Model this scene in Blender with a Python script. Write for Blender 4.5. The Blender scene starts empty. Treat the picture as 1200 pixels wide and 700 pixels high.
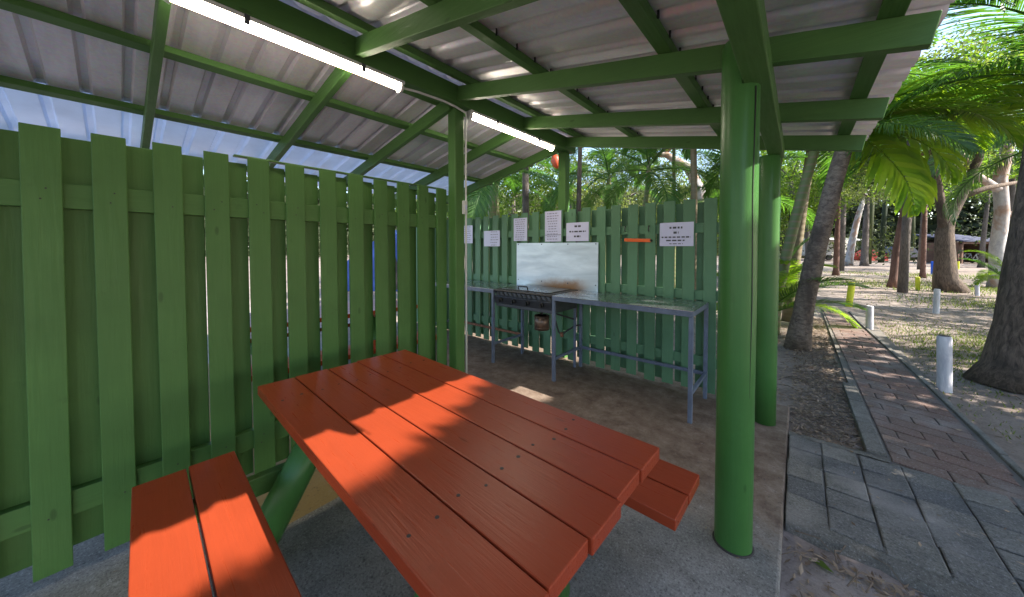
import bpy, math, random
from mathutils import Vector, Matrix, Euler
R = math.radians
random.seed(7)
scene = bpy.context.scene
col = scene.collection
V = Vector

# ------------------------------------------------------------------ camera
F, CX, CY, H = 395.0, 600.0, 300.0, 1.45
PITCH = math.atan(10/395.0); YAW = R(40.4)
FW0 = V((-math.sin(YAW), math.cos(YAW), 0)); RT = V((math.cos(YAW), math.sin(YAW), 0)); UP0 = V((0, 0, 1))
FW = FW0*math.cos(PITCH) - UP0*math.sin(PITCH)
UP = UP0*math.cos(PITCH) + FW0*math.sin(PITCH)
def cosp(px): return 1/math.sqrt(1+((px-CX)/F)**2)   # a round trunk looks wider towards the side of a wide-angle view
def ground_at(px, depth, z=0.0):
    """ground point that stands at a given column of the photo and depth"""
    if z < 0: depth = depth*(H+.045)/H
    p = FW*depth + RT*((px-CX)/F*depth)
    return V((p.x, p.y, z))
cam_d = bpy.data.cameras.new('camera'); cam = bpy.data.objects.new('camera', cam_d); col.objects.link(cam)
cam.location = (0, 0, H); cam.rotation_euler = (math.pi/2-PITCH, 0, YAW)
cam_d.sensor_width = 36; cam_d.lens = F/1200*36; cam_d.shift_y = -50/1200.0
cam_d.clip_start = 0.05; cam_d.clip_end = 600
scene.camera = cam

# ------------------------------------------------------------------ light
SUN_AZ, SUN_EL = R(17), R(40.6)
sdir = V((math.cos(SUN_EL)*math.cos(SUN_AZ), math.cos(SUN_EL)*math.sin(SUN_AZ), math.sin(SUN_EL)))
sl = bpy.data.lights.new('sun', 'SUN'); sl.energy = 5.0; sl.angle = R(0.5); sl.color = (1, .94, .85)
so = bpy.data.objects.new('sun', sl); col.objects.link(so); so.rotation_euler = (-sdir).to_track_quat('-Z', 'Y').to_euler()
so.location = (20, 6, 20)
w = bpy.data.worlds.new('World'); scene.world = w; w.use_nodes = True
nt = w.node_tree; bg = nt.nodes['Background']
sky = nt.nodes.new('ShaderNodeTexSky'); sky.sky_type = 'NISHITA'; sky.sun_disc = False
sky.sun_elevation = SUN_EL; sky.sun_rotation = math.pi/2-SUN_AZ; sky.air_density = 1.0; sky.dust_density = 1.0
nt.links.new(sky.outputs[0], bg.inputs[0]); bg.inputs[1].default_value = 0.15
scene.view_settings.view_transform = 'Standard'; scene.view_settings.look = 'None'
scene.view_settings.exposure = 1.68; scene.view_settings.gamma = 1
scene.render.engine = 'CYCLES'
scene.cycles.max_bounces = 10; scene.cycles.diffuse_bounces = 6; scene.cycles.transparent_max_bounces = 8
scene.cycles.sample_clamp_indirect = 6

# ------------------------------------------------------------------ materials
def newmat(name):
    m = bpy.data.materials.new(name); m.use_nodes = True
    n = m.node_tree; b = n.nodes['Principled BSDF']
    return m, n, b
def nd(n, t, **k):
    x = n.nodes.new(t)
    for a, v in k.items(): setattr(x, a, v)
    return x
def coords(n, scale=(1, 1, 1)):
    tc = nd(n, 'ShaderNodeTexCoord'); mp = nd(n, 'ShaderNodeMapping'); mp.inputs['Scale'].default_value = scale
    n.links.new(tc.outputs['Object'], mp.inputs[0]); return mp.outputs[0]
def noise(n, vec, scale, detail=4, rough=.55, dist=0):
    t = nd(n, 'ShaderNodeTexNoise'); t.inputs['Scale'].default_value = scale; t.inputs['Detail'].default_value = detail
    t.inputs['Roughness'].default_value = rough; t.inputs['Distortion'].default_value = dist
    n.links.new(vec, t.inputs['Vector']); return t.outputs['Fac']
def ramp(n, fac, stops):
    r = nd(n, 'ShaderNodeValToRGB'); e = r.color_ramp.elements
    while len(e) < len(stops): e.new(.5)
    for el, (p, c) in zip(e, stops):
        el.position = p; el.color = (c, c, c, 1) if not isinstance(c, tuple) else (*c, 1)
    n.links.new(fac, r.inputs[0]); return r.outputs[0]
def mix(n, fac, a, b, mode='MIX'):
    m = nd(n, 'ShaderNodeMix', data_type='RGBA', blend_type=mode)
    for s, v in ((m.inputs[0], fac), (m.inputs[6], a), (m.inputs[7], b)):
        if isinstance(v, (int, float)): s.default_value = v
        elif isinstance(v, tuple): s.default_value = (*v, 1)
        else: n.links.new(v, s)
    return m.outputs[2]
def bump(n, b, h, strength, dist=.01, prev=None):
    x = nd(n, 'ShaderNodeBump'); x.inputs['Strength'].default_value = strength; x.inputs['Distance'].default_value = dist
    n.links.new(h, x.inputs['Height'])
    if prev is not None: n.links.new(prev, x.inputs['Normal'])
    n.links.new(x.outputs[0], b.inputs['Normal']); return x.outputs[0]
def mul(c, k): return tuple(min(1, x*k) for x in c)
def island(n):
    return nd(n, 'ShaderNodeNewGeometry').outputs['Random Per Island']

def painted_wood(name, c, grain, rough=.45, grain_amt=.35, dirt=.5, knots=True):
    """painted timber; grain = axis the grain runs along"""
    m, n, b = newmat(name)
    sc = {'x': (1.2, 26, 26), 'y': (26, 1.2, 26), 'z': (26, 26, 1.2)}[grain]
    v1 = coords(n, sc); v2 = coords(n)
    g = noise(n, v1, 3.2, 6, .65, .6); big = noise(n, v2, 2.3, 5, .6); fine = noise(n, v2, 70, 3)
    rnd = island(n)
    c1 = mix(n, ramp(n, big, [(.3, 0.0), (.72, 1.0)]), mul(c, .82), mul(c, 1.15))
    c1 = mix(n, ramp(n, g, [(.3, .0), (.7, .45)]), c1, mul(c, .72))
    c1 = mix(n, ramp(n, rnd, [(0, 0.0), (1, .5)]), c1, mul(c, .8))
    if dirt:
        d = noise(n, v2, 5.5, 8, .75)
        c1 = mix(n, ramp(n, d, [(.60, 0.0), (.75, dirt)]), c1, mul(c, .5))
    if knots:
        vo = nd(n, 'ShaderNodeTexVoronoi'); vo.inputs['Scale'].default_value = 1.0
        s2 = {'x': (3.2, 9, 9), 'y': (9, 3.2, 9), 'z': (9, 9, 3.2)}[grain]
        n.links.new(coords(n, s2), vo.inputs['Vector'])
        c1 = mix(n, ramp(n, vo.outputs['Distance'], [(.0, .55), (.06, .5), (.1, 0.0)]), c1, mul(c, .35))
    n.links.new(c1, b.inputs['Base Color'])
    n.links.new(ramp(n, g, [(.2, rough*.8), (.8, min(1, rough*1.35))]), b.inputs['Roughness'])
    b.inputs['Specular IOR Level'].default_value = .28
    p = bump(n, b, g, grain_amt, .004); bump(n, b, fine, .08, .002, p)
    return m
GREEN = (.076, .178, .045)
G_x = painted_wood('green paint grain x', GREEN, 'x'); G_y = painted_wood('green paint grain y', GREEN, 'y'); G_z = painted_wood('green paint grain z', GREEN, 'z')
SKYLIT_GREEN = (.115, .240, .135)  # green paint lightened and blued to carry the sky light on this fence
GB_x = painted_wood('sky tinted green paint grain x', SKYLIT_GREEN, 'x'); GB_z = painted_wood('sky tinted green paint grain z', SKYLIT_GREEN, 'z')
POSTGREEN = (.056, .165, .040)
G_post = painted_wood('green enamel on posts', POSTGREEN, 'z', .30, .22, .35)
RED = painted_wood('orange red table paint', (.30, .045, .016), 'x', .29, .30, .5)
BROWNWOOD = painted_wood('weathered timber', (.12, .095, .05), 'y', .8, .6, .6)

def plain(name, c, rough=.5, metal=0.0, var=.15, scale=8, bumpk=.1, spec=None):
    m, n, b = newmat(name); v = coords(n)
    f = noise(n, v, scale, 6, .65)
    n.links.new(mix(n, ramp(n, f, [(.3, 0.0), (.7, 1.0)]), mul(c, 1-var), mul(c, 1+var)), b.inputs['Base Color'])
    b.inputs['Roughness'].default_value = rough; b.inputs['Metallic'].default_value = metal
    if bumpk: bump(n, b, noise(n, v, scale*6, 4), bumpk, .004)
    return m

def galv():
    m, n, b = newmat('galvanised roof sheet'); v = coords(n)
    big = noise(n, coords(n, (.5, 2.6, 1)), 2.0, 6, .65, .4); sp = nd(n, 'ShaderNodeTexVoronoi'); sp.inputs['Scale'].default_value = 60
    n.links.new(v, sp.inputs['Vector'])
    c = mix(n, ramp(n, big, [(.32, 0.0), (.68, 1.0)]), (.60, .565, .60), (.76, .74, .79))
    c = mix(n, .12, c, sp.outputs['Color'], 'OVERLAY')
    rust = noise(n, coords(n, (.8, 3.0, 1)), 1.4, 8, .7)
    c = mix(n, ramp(n, rust, [(.60, 0.0), (.78, .32)]), c, (.30, .17, .11))
    n.links.new(c, b.inputs['Base Color'])
    b.inputs['Metallic'].default_value = .4
    n.links.new(ramp(n, big, [(.3, .44), (.7, .28)]), b.inputs['Roughness'])
    bump(n, b, noise(n, coords(n, (.6, 4, 1)), 5, 4), .25, .006)
    return m
GALV = galv()
GALV_SKYTINT = plain('galvanised sheet tinted for sky bounce', (.74, .80, .92), .3, .1, .12, 3, .05)  # blue tint and translucency stand in for sky light bounced onto the metal
_n = GALV_SKYTINT.node_tree; _t = nd(_n, 'ShaderNodeBsdfTranslucent'); _t.inputs[0].default_value = (.74, .84, 1, 1); _m = nd(_n, 'ShaderNodeMixShader'); _m.inputs[0].default_value = .24
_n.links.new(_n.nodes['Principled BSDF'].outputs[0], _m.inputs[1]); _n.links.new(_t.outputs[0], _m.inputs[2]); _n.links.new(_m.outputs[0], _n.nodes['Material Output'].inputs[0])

def concrete():
    m, n, b = newmat('worn concrete'); v = coords(n)
    big = noise(n, v, 1.3, 7, .68, .5); mid = noise(n, v, 7, 8, .75); fine = noise(n, v, 85, 4, .85)
    c = mix(n, ramp(n, big, [(.34, 0.0), (.66, 1.0)]), (.160, .148, .135), (.305, .29, .272))
    c = mix(n, ramp(n, mid, [(.48, 0.0), (.68, .65)]), c, (.125, .115, .11))
    c = mix(n, ramp(n, mid, [(.28, .75), (.40, 0.0)]), c, (.50, .49, .49))
    # exposed aggregate, fine pale and dark grains
    c = mix(n, ramp(n, fine, [(.36, .85), (.47, 0.0)]), c, (.045, .043, .046))
    c = mix(n, ramp(n, fine, [(.56, 0.0), (.68, .75)]), c, (.50, .49, .48))
    # brown grease and dirt towards the barbecue
    tc = nd(n, 'ShaderNodeTexCoord'); sx = nd(n, 'ShaderNodeSeparateXYZ'); n.links.new(tc.outputs['Object'], sx.inputs[0])
    def rng(sock, a, bb):
        r = nd(n, 'ShaderNodeMapRange', interpolation_type='SMOOTHSTEP'); r.inputs[1].default_value = a; r.inputs[2].default_value = bb
        n.links.new(sock, r.inputs[0]); return r.outputs[0]
    def mm(op, a, bb):
        x = nd(n, 'ShaderNodeMath', operation=op)
        for i, q in ((0, a), (1, bb)):
            if isinstance(q, (int, float)): x.inputs[i].default_value = q
            else: n.links.new(q, x.inputs[i])
        return x.outputs[0]
    ny = mm('ADD', sx.outputs[1], mm('MULTIPLY', mm('SUBTRACT', big, .5), 2.4))
    st = mm('MULTIPLY', rng(ny, 1.75, 2.5), ramp(n, mid, [(.25, .55), (.6, .95)]))
    c = mix(n, st, c, mix(n, ramp(n, mid, [(.35, 0.0), (.65, 1.0)]), (.22, .145, .095), (.10, .062, .042)))
    # ochre paint left along the fence
    o = mm('MULTIPLY', mm('MULTIPLY', rng(sx.outputs[0], -2.008, -2.016), mm('MULTIPLY', rng(sx.outputs[1], .22, .34), rng(sx.outputs[1], 1.5, 1.4))), ramp(n, mid, [(.62, 1.0), (.70, .1)]))
    c = mix(n, mm('MULTIPLY', o, .85), c, (.30, .19, .055))
    n.links.new(c, b.inputs['Base Color'])
    grit = noise(n, v, 26, 8, .8)
    c = mix(n, ramp(n, grit, [(.56, 0.0), (.64, .7)]), c, (.055, .048, .044))
    c = mix(n, ramp(n, grit, [(.33, .55), (.40, 0.0)]), c, (.40, .385, .37))
    n.links.new(c, b.inputs['Base Color'])
    n.links.new(ramp(n, mid, [(.3, .62), (.7, .9)]), b.inputs['Roughness'])
    p = bump(n, b, fine, .35, .004); bump(n, b, mid, .3, .01, p)
    return m
CONC = concrete()

def dirt():
    m, n, b = newmat('sandy leaf-strewn soil'); v = coords(n)
    big = noise(n, v, .45, 6, .6, .4); mid = noise(n, v, 3.5, 8, .72); fine = noise(n, v, 40, 6, .8)
    c = mix(n, ramp(n, big, [(.36, 0.0), (.64, 1.0)]), (.205, .155, .125), (.335, .275, .235))
    c = mix(n, ramp(n, mid, [(.46, 0.0), (.68, .75)]), c, (.115, .085, .065))
    c = mix(n, ramp(n, fine, [(.34, .75), (.46, 0.0)]), c, (.075, .055, .043))
    c = mix(n, ramp(n, fine, [(.62, 0.0), (.72, .5)]), c, (.50, .43, .36))
    tc = nd(n, 'ShaderNodeTexCoord'); sx = nd(n, 'ShaderNodeSeparateXYZ'); n.links.new(tc.outputs['Object'], sx.inputs[0])
    r_ = nd(n, 'ShaderNodeMapRange', interpolation_type='SMOOTHSTEP'); r_.inputs[1].default_value = 3.2; r_.inputs[2].default_value = 1.6; n.links.new(sx.outputs[1], r_.inputs[0])
    c = mix(n, r_.outputs[0], c, mix(n, 1.0, c, (1.25, 1.32, 1.45), 'MULTIPLY'))
    # thin turf in drifts
    gr = noise(n, coords(n, (1, .7, 1)), .34, 7, .7)
    c = mix(n, ramp(n, gr, [(.56, 0.0), (.66, .45)]), c, mix(n, fine, (.07, .12, .03), (.22, .26, .09)))
    n.links.new(c, b.inputs['Base Color']); b.inputs['Roughness'].default_value = .95
    p = bump(n, b, mid, .6, .05); bump(n, b, fine, .5, .015, p)
    return m
DIRT = dirt()

def paver(name, c1, c2):
    m, n, b = newmat(name); v = coords(n)
    rnd = island(n); mid = noise(n, v, 11, 8, .72); fine = noise(n, v, 95, 4, .85); big = noise(n, v, 2.0, 5)
    c = mix(n, rnd, c1, c2)
    c = mix(n, ramp(n, mid, [(.45, 0.0), (.7, .6)]), c, mul(c1, .55))
    c = mix(n, ramp(n, fine, [(.38, .75), (.48, 0.0)]), c, mul(c1, .35))
    c = mix(n, ramp(n, fine, [(.56, 0.0), (.70, .7)]), c, (.38, .38, .39))
    c = mix(n, ramp(n, big, [(.5, 0.0), (.66, .5)]), c, (.33, .30, .28))
    n.links.new(c, b.inputs['Base Color']); b.inputs['Roughness'].default_value = .82
    p = bump(n, b, fine, .6, .005); bump(n, b, mid, .5, .012, p)
    return m
PAVE_G = paver('grey concrete pavers', (.095, .095, .10), (.185, .17, .145))
PAVE_R = paver('red brick pavers', (.19, .105, .08), (.165, .12, .10))
KERB = paver('concrete edging', (.125, .115, .10), (.17, .155, .135))

def bark(name, c1, c2, sc=(9, 9, 2.2), k=1.0, c3=None):
    m, n, b = newmat(name)
    v = coords(n, sc); g = noise(n, v, 3, 8, .7, .8); big = noise(n, coords(n, (1, 1, .5)), 1.6, 5, .6, .5)
    c = mix(n, ramp(n, g, [(.36, 0.0), (.62, 1.0)]), c1, c2)
    c = mix(n, ramp(n, big, [(.48, 0.0), (.58, .8)]), c, c3 if c3 else mul(c1, .8))
    n.links.new(c, b.inputs['Base Color']); b.inputs['Roughness'].default_value = .92
    bump(n, b, g, k, .03); return m
BARK_DARK = bark('dark fissured bark', (.05, .036, .028), (.18, .13, .095))
BARK_PALE = bark('pale smooth gum bark', (.30, .29, .30), (.50, .47, .45), (2, 2, 1), .3, (.30, .165, .095))
BARK_RED = bark('reddish bark', (.12, .06, .045), (.22, .12, .09))
BARK_PALM = bark('rough scarred palm bark', (.09, .065, .05), (.27, .205, .155), (5, 5, 9))
BARK_GREY = bark('grey brown bark', (.085, .07, .062), (.18, .15, .13))
def ringed(name, ca, cb):
    m, n, b = newmat(name)
    wv = nd(n, 'ShaderNodeTexWave', wave_type='BANDS', bands_direction='Z'); wv.inputs['Scale'].default_value = 2.6; wv.inputs['Distortion'].default_value = 1.4
    n.links.new(coords(n), wv.inputs['Vector'])
    c = mix(n, noise(n, coords(n), 6, 5), ca, cb)
    c = mix(n, ramp(n, wv.outputs['Fac'], [(.0, .85), (.13, .75), (.22, 0.0)]), c, (.20, .15, .09))
    n.links.new(c, b.inputs['Base Color']); b.inputs['Roughness'].default_value = .6
    bump(n, b, wv.outputs['Fac'], .4, .01); return m
RINGED = ringed('ringed green palm trunk', (.08, .13, .035), (.17, .18, .07))
RINGED_BR = ringed('ringed brown palm trunk', (.13, .10, .06), (.20, .16, .08))

def leafmat(name, c1, c2, trans=.45, rough=.42):
    m, n, b = newmat(name)
    rnd = island(n); oi = nd(n, 'ShaderNodeObjectInfo').outputs['Random']
    c = mix(n, rnd, c1, c2); c = mix(n, ramp(n, oi, [(0, 0.0), (1, .35)]), c, mul(c1, .7))
    n.links.new(c, b.inputs['Base Color']); b.inputs['Roughness'].default_value = rough
    tr = nd(n, 'ShaderNodeBsdfTranslucent')
    ct = mix(n, 1.0, c, (1.9, 2.1, .75), 'MULTIPLY'); n.links.new(ct, tr.inputs[0])
    ms = nd(n, 'ShaderNodeMixShader'); ms.inputs[0].default_value = trans
    n.links.new(b.outputs[0], ms.inputs[1]); n.links.new(tr.outputs[0], ms.inputs[2])
    n.links.new(ms.outputs[0], n.nodes['Material Output'].inputs[0]); return m
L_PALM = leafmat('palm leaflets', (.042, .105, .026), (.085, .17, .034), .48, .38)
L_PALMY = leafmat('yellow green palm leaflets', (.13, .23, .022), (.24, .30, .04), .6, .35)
L_GUM = leafmat('grey green leaves', (.075, .105, .048), (.17, .185, .085), .5, .7)
L_BUSH = leafmat('fresh green leaves', (.06, .12, .022), (.17, .23, .04), .55)
L_DARK = leafmat('dense dark leaves', (.03, .06, .018), (.07, .11, .03), .35)
L_FAR = leafmat('far mixed leaves', (.028, .042, .018), (.085, .10, .045), .25, .85)
L_GRASS = leafmat('turf blades', (.07, .11, .025), (.19, .20, .08), .35, .7)
L_DEAD = leafmat('fallen leaves', (.12, .075, .05), (.42, .31, .225), .1, .8)
L_TWIG = plain('twigs', (.16, .115, .085), .9)

def metal(name, c, rough, metallic=1.0, stain=False, streak=(1, 1, 6)):
    m, n, b = newmat(name); v = coords(n)
    f = noise(n, coords(n, streak), 3.5, 7, .65, .6)
    cc = mix(n, ramp(n, f, [(.3, 0.0), (.7, 1.0)]), mul(c, .86 if stain else .72), mul(c, 1.06 if stain else 1.12))
    if stain:   # burnt grease above the hotplate
        tc = nd(n, 'ShaderNodeTexCoord'); sx = nd(n, 'ShaderNodeSeparateXYZ'); n.links.new(tc.outputs['Object'], sx.inputs[0])
        def mr(s, a, bb):
            r = nd(n, 'ShaderNodeMapRange', interpolation_type='SMOOTHSTEP'); r.inputs[1].default_value = a; r.inputs[2].default_value = bb; n.links.new(s, r.inputs[0]); return r.outputs[0]
        def mm(op, a, bb):
            x = nd(n, 'ShaderNodeMath', operation=op)
            for i, q in ((0, a), (1, bb)):
                if isinstance(q, (int, float)): x.inputs[i].default_value = q
                else: n.links.new(q, x.inputs[i])
            return x.outputs[0]
        ns = noise(n, v, 5, 6, .7)
        zz = mm('SUBTRACT', sx.outputs[2], mm('MULTIPLY', ns, .16))
        k = mm('MULTIPLY', mr(zz, .06, -.08), mm('MULTIPLY', mr(sx.outputs[0], -.45, .05), mr(sx.outputs[0], .62, .25)))
        cc = mix(n, k, cc, (.26, .13, .055))
        n.links.new(mm('SUBTRACT', metallic, mm('MULTIPLY', k, .8)), b.inputs['Metallic'])
    else: b.inputs['Metallic'].default_value = metallic
    n.links.new(cc, b.inputs['Base Color'])
    n.links.new(ramp(n, f, [(.3, rough*1.3), (.7, rough*.8)]), b.inputs['Roughness'])
    bump(n, b, noise(n, v, 4, 3), .06, .01); return m
STEEL = metal('worn stainless bench top', (.56, .57, .60), .24, .95, False, (3, 3, 3))
SPLASH = metal('brushed splashback steel', (.47, .53, .58), .36, .85, True, (.6, 1, 3))
BLACKIRON = metal('blackened hotplate', (.10, .085, .075), .4, .6)
PANEL = metal('dark grey panel', (.085, .09, .105), .38, .7)
FRAME = plain('blue grey frame paint', (.125, .15, .215), .4, 0, .2, 12)
RUSTY = plain('rusty steel rail', (.26, .115, .065), .7, .2, .4, 14)
BLACK = plain('black plastic', (.012, .012, .013), .35, 0, .1)
CANMAT = plain('greasy tin can', (.16, .105, .075), .35, .6, .45, 10)
PAPER = plain('laminated notice', (.56, .56, .76), .3, 0, .05, 3, 0)
INK = plain('notice print', (.06, .06, .08), .6, 0, .1, 8, 0)
INKL = plain('faded notice print', (.22, .22, .33), .6, 0, .1, 8, 0)
ORANGE = plain('orange plastic', (.80, .13, .02), .4, 0, .1)
WHITEP = plain('white conduit', (.62, .62, .60), .4, 0, .08)
POSTWHITE = bark('flaking white paint', (.42, .41, .46), (.66, .64, .66), (6, 6, 1.2), .35, (.50, .48, .52))
POSTYEL = plain('yellow paint', (.62, .62, .02), .5, 0, .2, 6)
POSTBLUE = plain('blue plastic', (.02, .12, .70), .4, 0, .1)
HUTBLUE = plain('blue steel roof', (.055, .06, .10), .85, 0, .15, 2)
HUTBROWN = plain('brown timber', (.16, .085, .055), .7, 0, .25, 3)
HUTDARK = plain('dark lining', (.035, .03, .03), .8, 0, .3, 3)
CREAM = plain('cream cladding', (.60, .58, .52), .5, 0, .1, 3)
REDCLOTH = plain('red fabric', (.30, .035, .025), .7, 0, .15, 4)
BLUECLOTH = plain('blue fabric', (.03, .07, .26), .6, 0, .25, 3)
GLASSD = plain('dark window glass', (.03, .035, .04), .1, 0, .1, 3, 0)
WHITECAR = plain('white paint', (.7, .7, .7), .3, 0, .05)
DIFF, _n, _b = newmat('glowing tube cover')
_b.inputs['Base Color'].default_value = (.9, .88, .8, 1); _b.inputs['Emission Color'].default_value = (1, .88, .66, 1); _lw = nd(_n, 'ShaderNodeLayerWeight'); _lw.inputs['Blend'].default_value = .35
_n.links.new(mix(_n, ramp(_n, _lw.outputs['Facing'], [(.35, 0.0), (.8, 1.0)]), (1, .90, .72), (.10, .065, .025)), _b.inputs['Emission Color'])
_b.inputs['Emission Strength'].default_value = 12

# ------------------------------------------------------------------ mesh builder
class MB:
    def __init__(s): s.v = []; s.f = []; s.sm = []
    def add(s, vs, fs, smooth=False):
        o = len(s.v); s.v += [tuple(p) for p in vs]; s.f += [tuple(i+o for i in f) for f in fs]; s.sm += [smooth]*len(fs)
    def obox(s, c, a, b, d):
        c, a, b, d = V(c), V(a), V(b), V(d); vs = []
        for i in (-1, 1):
            for j in (-1, 1):
                for k in (-1, 1): vs.append(c+a*i+b*j+d*k)
        fs = [(0, 1, 3, 2), (4, 6, 7, 5), (0, 4, 5, 1), (2, 3, 7, 6), (0, 2, 6, 4), (1, 5, 7, 3)]
        if a.cross(b).dot(d) < 0: fs = [f[::-1] for f in fs]
        s.add(vs, fs)
    def box(s, x0, x1, y0, y1, z0, z1):
        s.obox(((x0+x1)/2, (y0+y1)/2, (z0+z1)/2), ((x1-x0)/2, 0, 0), (0, (y1-y0)/2, 0), (0, 0, (z1-z0)/2))
    def bar(s, p, q, wd, h, up=(0, 0, 1)):
        p, q = V(p), V(q); d = (q-p)/2; t = d.normalized(); sd = t.cross(V(up)).normalized(); u = sd.cross(t).normalized()
        s.obox((p+q)/2, d, sd*wd/2, u*h/2)
    def tube(s, pts, rad, n=10, caps=True, smooth=True, wob=0.0):
        pts = [V(p) for p in pts]
        if isinstance(rad, (int, float)): rad = [rad]*len(pts)
        o = []; ref = V((1, 0, 0)); a = None
        for i, p in enumerate(pts):
            t = (pts[min(i+1, len(pts)-1)]-pts[max(i-1, 0)]).normalized()
            if a is None:
                a = t.cross(ref)
                if a.length < .1: a = t.cross(V((0, 1, 0)))
                a.normalize()
            else: a = (a - t*a.dot(t)).normalized()
            b = t.cross(a)
            for k in range(n):
                an = 2*math.pi*k/n; r = rad[i]*(1+wob*random.uniform(-1, 1))
                o.append(p+(a*math.cos(an)+b*math.sin(an))*r)
        fs = []
        for i in range(len(pts)-1):
            for k in range(n):
                k2 = (k+1) % n; fs.append((i*n+k, i*n+k2, (i+1)*n+k2, (i+1)*n+k))
        s.add(o, fs, smooth)
        if caps:
            base = len(s.v)-len(o)
            s.f.append(tuple(base+k for k in range(n))[::-1]); s.sm.append(False)
            s.f.append(tuple(base+(len(pts)-1)*n+k for k in range(n))); s.sm.append(False)
    def build(s, name, m, parent=None, origin=None, bevel=0):
        if origin is None: origin = V(parent['_o']) if parent is not None else V((0, 0, 0))
        origin = V(origin)
        me = bpy.data.meshes.new(name); me.from_pydata([tuple(V(p)-origin) for p in s.v], [], s.f)
        me.polygons.foreach_set('use_smooth', s.sm); me.materials.append(m); me.update()
        o = bpy.data.objects.new(name, me); col.objects.link(o)
        if parent is not None: o.parent = parent
        else: o.location = origin
        o['_o'] = tuple(origin)
        if bevel:
            md = o.modifiers.new('bevel', 'BEVEL'); md.width = bevel; md.segments = 2; md.limit_method = 'ANGLE'; md.angle_limit = R(50)
        return o
def tag(o, label, cat, group=None):
    o['label'] = label; o['category'] = cat
    if group: o['group'] = group
    return o
def thing(name, loc, label, cat, group=None):
    o = bpy.data.objects.new(name, None); col.objects.link(o); o.location = loc; o['_o'] = tuple(loc); o.empty_display_size = .2
    return tag(o, label, cat, group)
def struct(o, kind='structure'):
    o['kind'] = kind; return o

# ------------------------------------------------------------------ the ground
g = MB(); S = 260
xs = [-S, -90, -40, -20, -12, -8, -6]+[i*.35 for i in range(-16, 40)]+[14.5, 17, 22, 30, 45, 90, S]
ys = [-S, -60, -20, -8]+[i*.35 for i in range(-20, 60)]+[22, 26, 33, 45, 70, 110, S]
def ghz(x, y):
    b = -.045-(.03 if y < 2.3 and -.5 < x < 3 else 0)
    if (x > 1.35 or y > 11) and abs(x) < 40 and abs(y) < 60:
        b += .02*math.sin(x*1.7+y*.6)+.02*math.sin(y*1.3-x*.5)
    return b
vs = [(x, y, ghz(x, y)) for y in ys for x in xs]; nx = len(xs)
fs = [(j*nx+i, j*nx+i+1, (j+1)*nx+i+1, (j+1)*nx+i) for j in range(len(ys)-1) for i in range(nx-1)]
g.add(vs, fs, True); struct(g.build('ground', DIRT))
s = MB(); s.box(-5.6, -.04, -3.2, 3.95, -.2, 0); struct(s.build('concrete_slab', CONC, bevel=.012))

def block(mb, x0, x1, y0, y1, top, tilt=.003, gap=.0035, jit=.002, shear=0.0):
    tz = [top+random.uniform(-tilt, tilt) for _ in range(4)]; j = lambda: random.uniform(-jit, jit)
    x0 += gap+j(); x1 -= gap+j(); y0 += gap+j(); y1 -= gap+j()
    b = .006
    vs = [(x0, y0, top-.06), (x1, y0, top-.06), (x1, y1, top-.06), (x0, y1, top-.06),
          (x0, y0, tz[0]-.004), (x1, y0, tz[1]-.004), (x1, y1, tz[2]-.004), (x0, y1, tz[3]-.004),
          (x0+b, y0+b, tz[0]), (x1-b, y0+b, tz[1]), (x1-b, y1-b, tz[2]), (x0+b, y1-b, tz[3])]
    fs = [(0, 1, 5, 4), (1, 2, 6, 5), (2, 3, 7, 6), (3, 0, 4, 7), (4, 5, 9, 8), (5, 6, 10, 9), (6, 7, 11, 10), (7, 4, 8, 11), (8, 9, 10, 11)]
    mb.add([(x, y-shear*(x-.48), z) for x, y, z in vs], fs)
pv = MB()
cols_ = [-.035, .145, .335, .535, .745, .95, 1.155, 1.36, 1.565, 1.77, 1.975, 2.18]
for i in range(len(cols_)-1):
    off = random.uniform(-.015, .015)
    for r in range(5):
        y1 = 3.36+.0-r*.20+off-.012*i*.3
        block(pv, cols_[i], cols_[i+1], y1-.2, y1, .004, .007, jit=.004)
struct(pv.build('paved_apron', PAVE_G))
br = MB(); y = 3.40; row = 0
def path_x(yy): # left and right side of the brick path
    t = (yy-3.4)/7.0
    return .485-.06*t, 1.10-.16*min(1, t*1.2)-.10*max(0, t-.4)
while y < 10.75:
    xl, xr = path_x(y); xl += .02; xr -= .02
    x = xl; hgt = .15
    x += -.05 if row % 2 == 0 else -.20
    while x < xr-.02:
        a, bq = max(xl, x), min(xr, x+.30)
        if bq-a > .03 and y-.30*(bq-.48) > 3.20: block(br, a, bq, y, y+hgt, .002, .003, shear=.30)
        x += .30
    y += hgt; row += 1
struct(br.build('brick_path', PAVE_R))
sub = MB(); sub.box(-.03, 2.2, 2.34, 3.39, -.10, -.012); struct(sub.build('paving_bed', plain('sand in the joints', (.16, .14, .12), .95)))
sub = MB(); sub.box(.43, 1.12, 3.38, 10.8, -.10, -.010); struct(sub.build('path_bed', bpy.data.materials['sand in the joints']))
ed = MB()
for side in (0, 1):
    pts = []
    for i in range(4 if side == 0 else 15):
        yy = 3.44+i*.52; x = path_x(yy)[side]; pts.append((x-(.045 if side == 0 else -.022), yy))
    wd = .05 if side == 0 else .020
    for (xa, ya), (xb, yb) in zip(pts, pts[1:]):
        z = .014+random.uniform(-.004, .004)
        ed.obox(((xa+xb)/2, (ya+yb)/2, z-.06), ((xb-xa)/2, (yb-ya)/2-.002, 0), (wd, 0, 0), (0, 0, .06))
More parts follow.
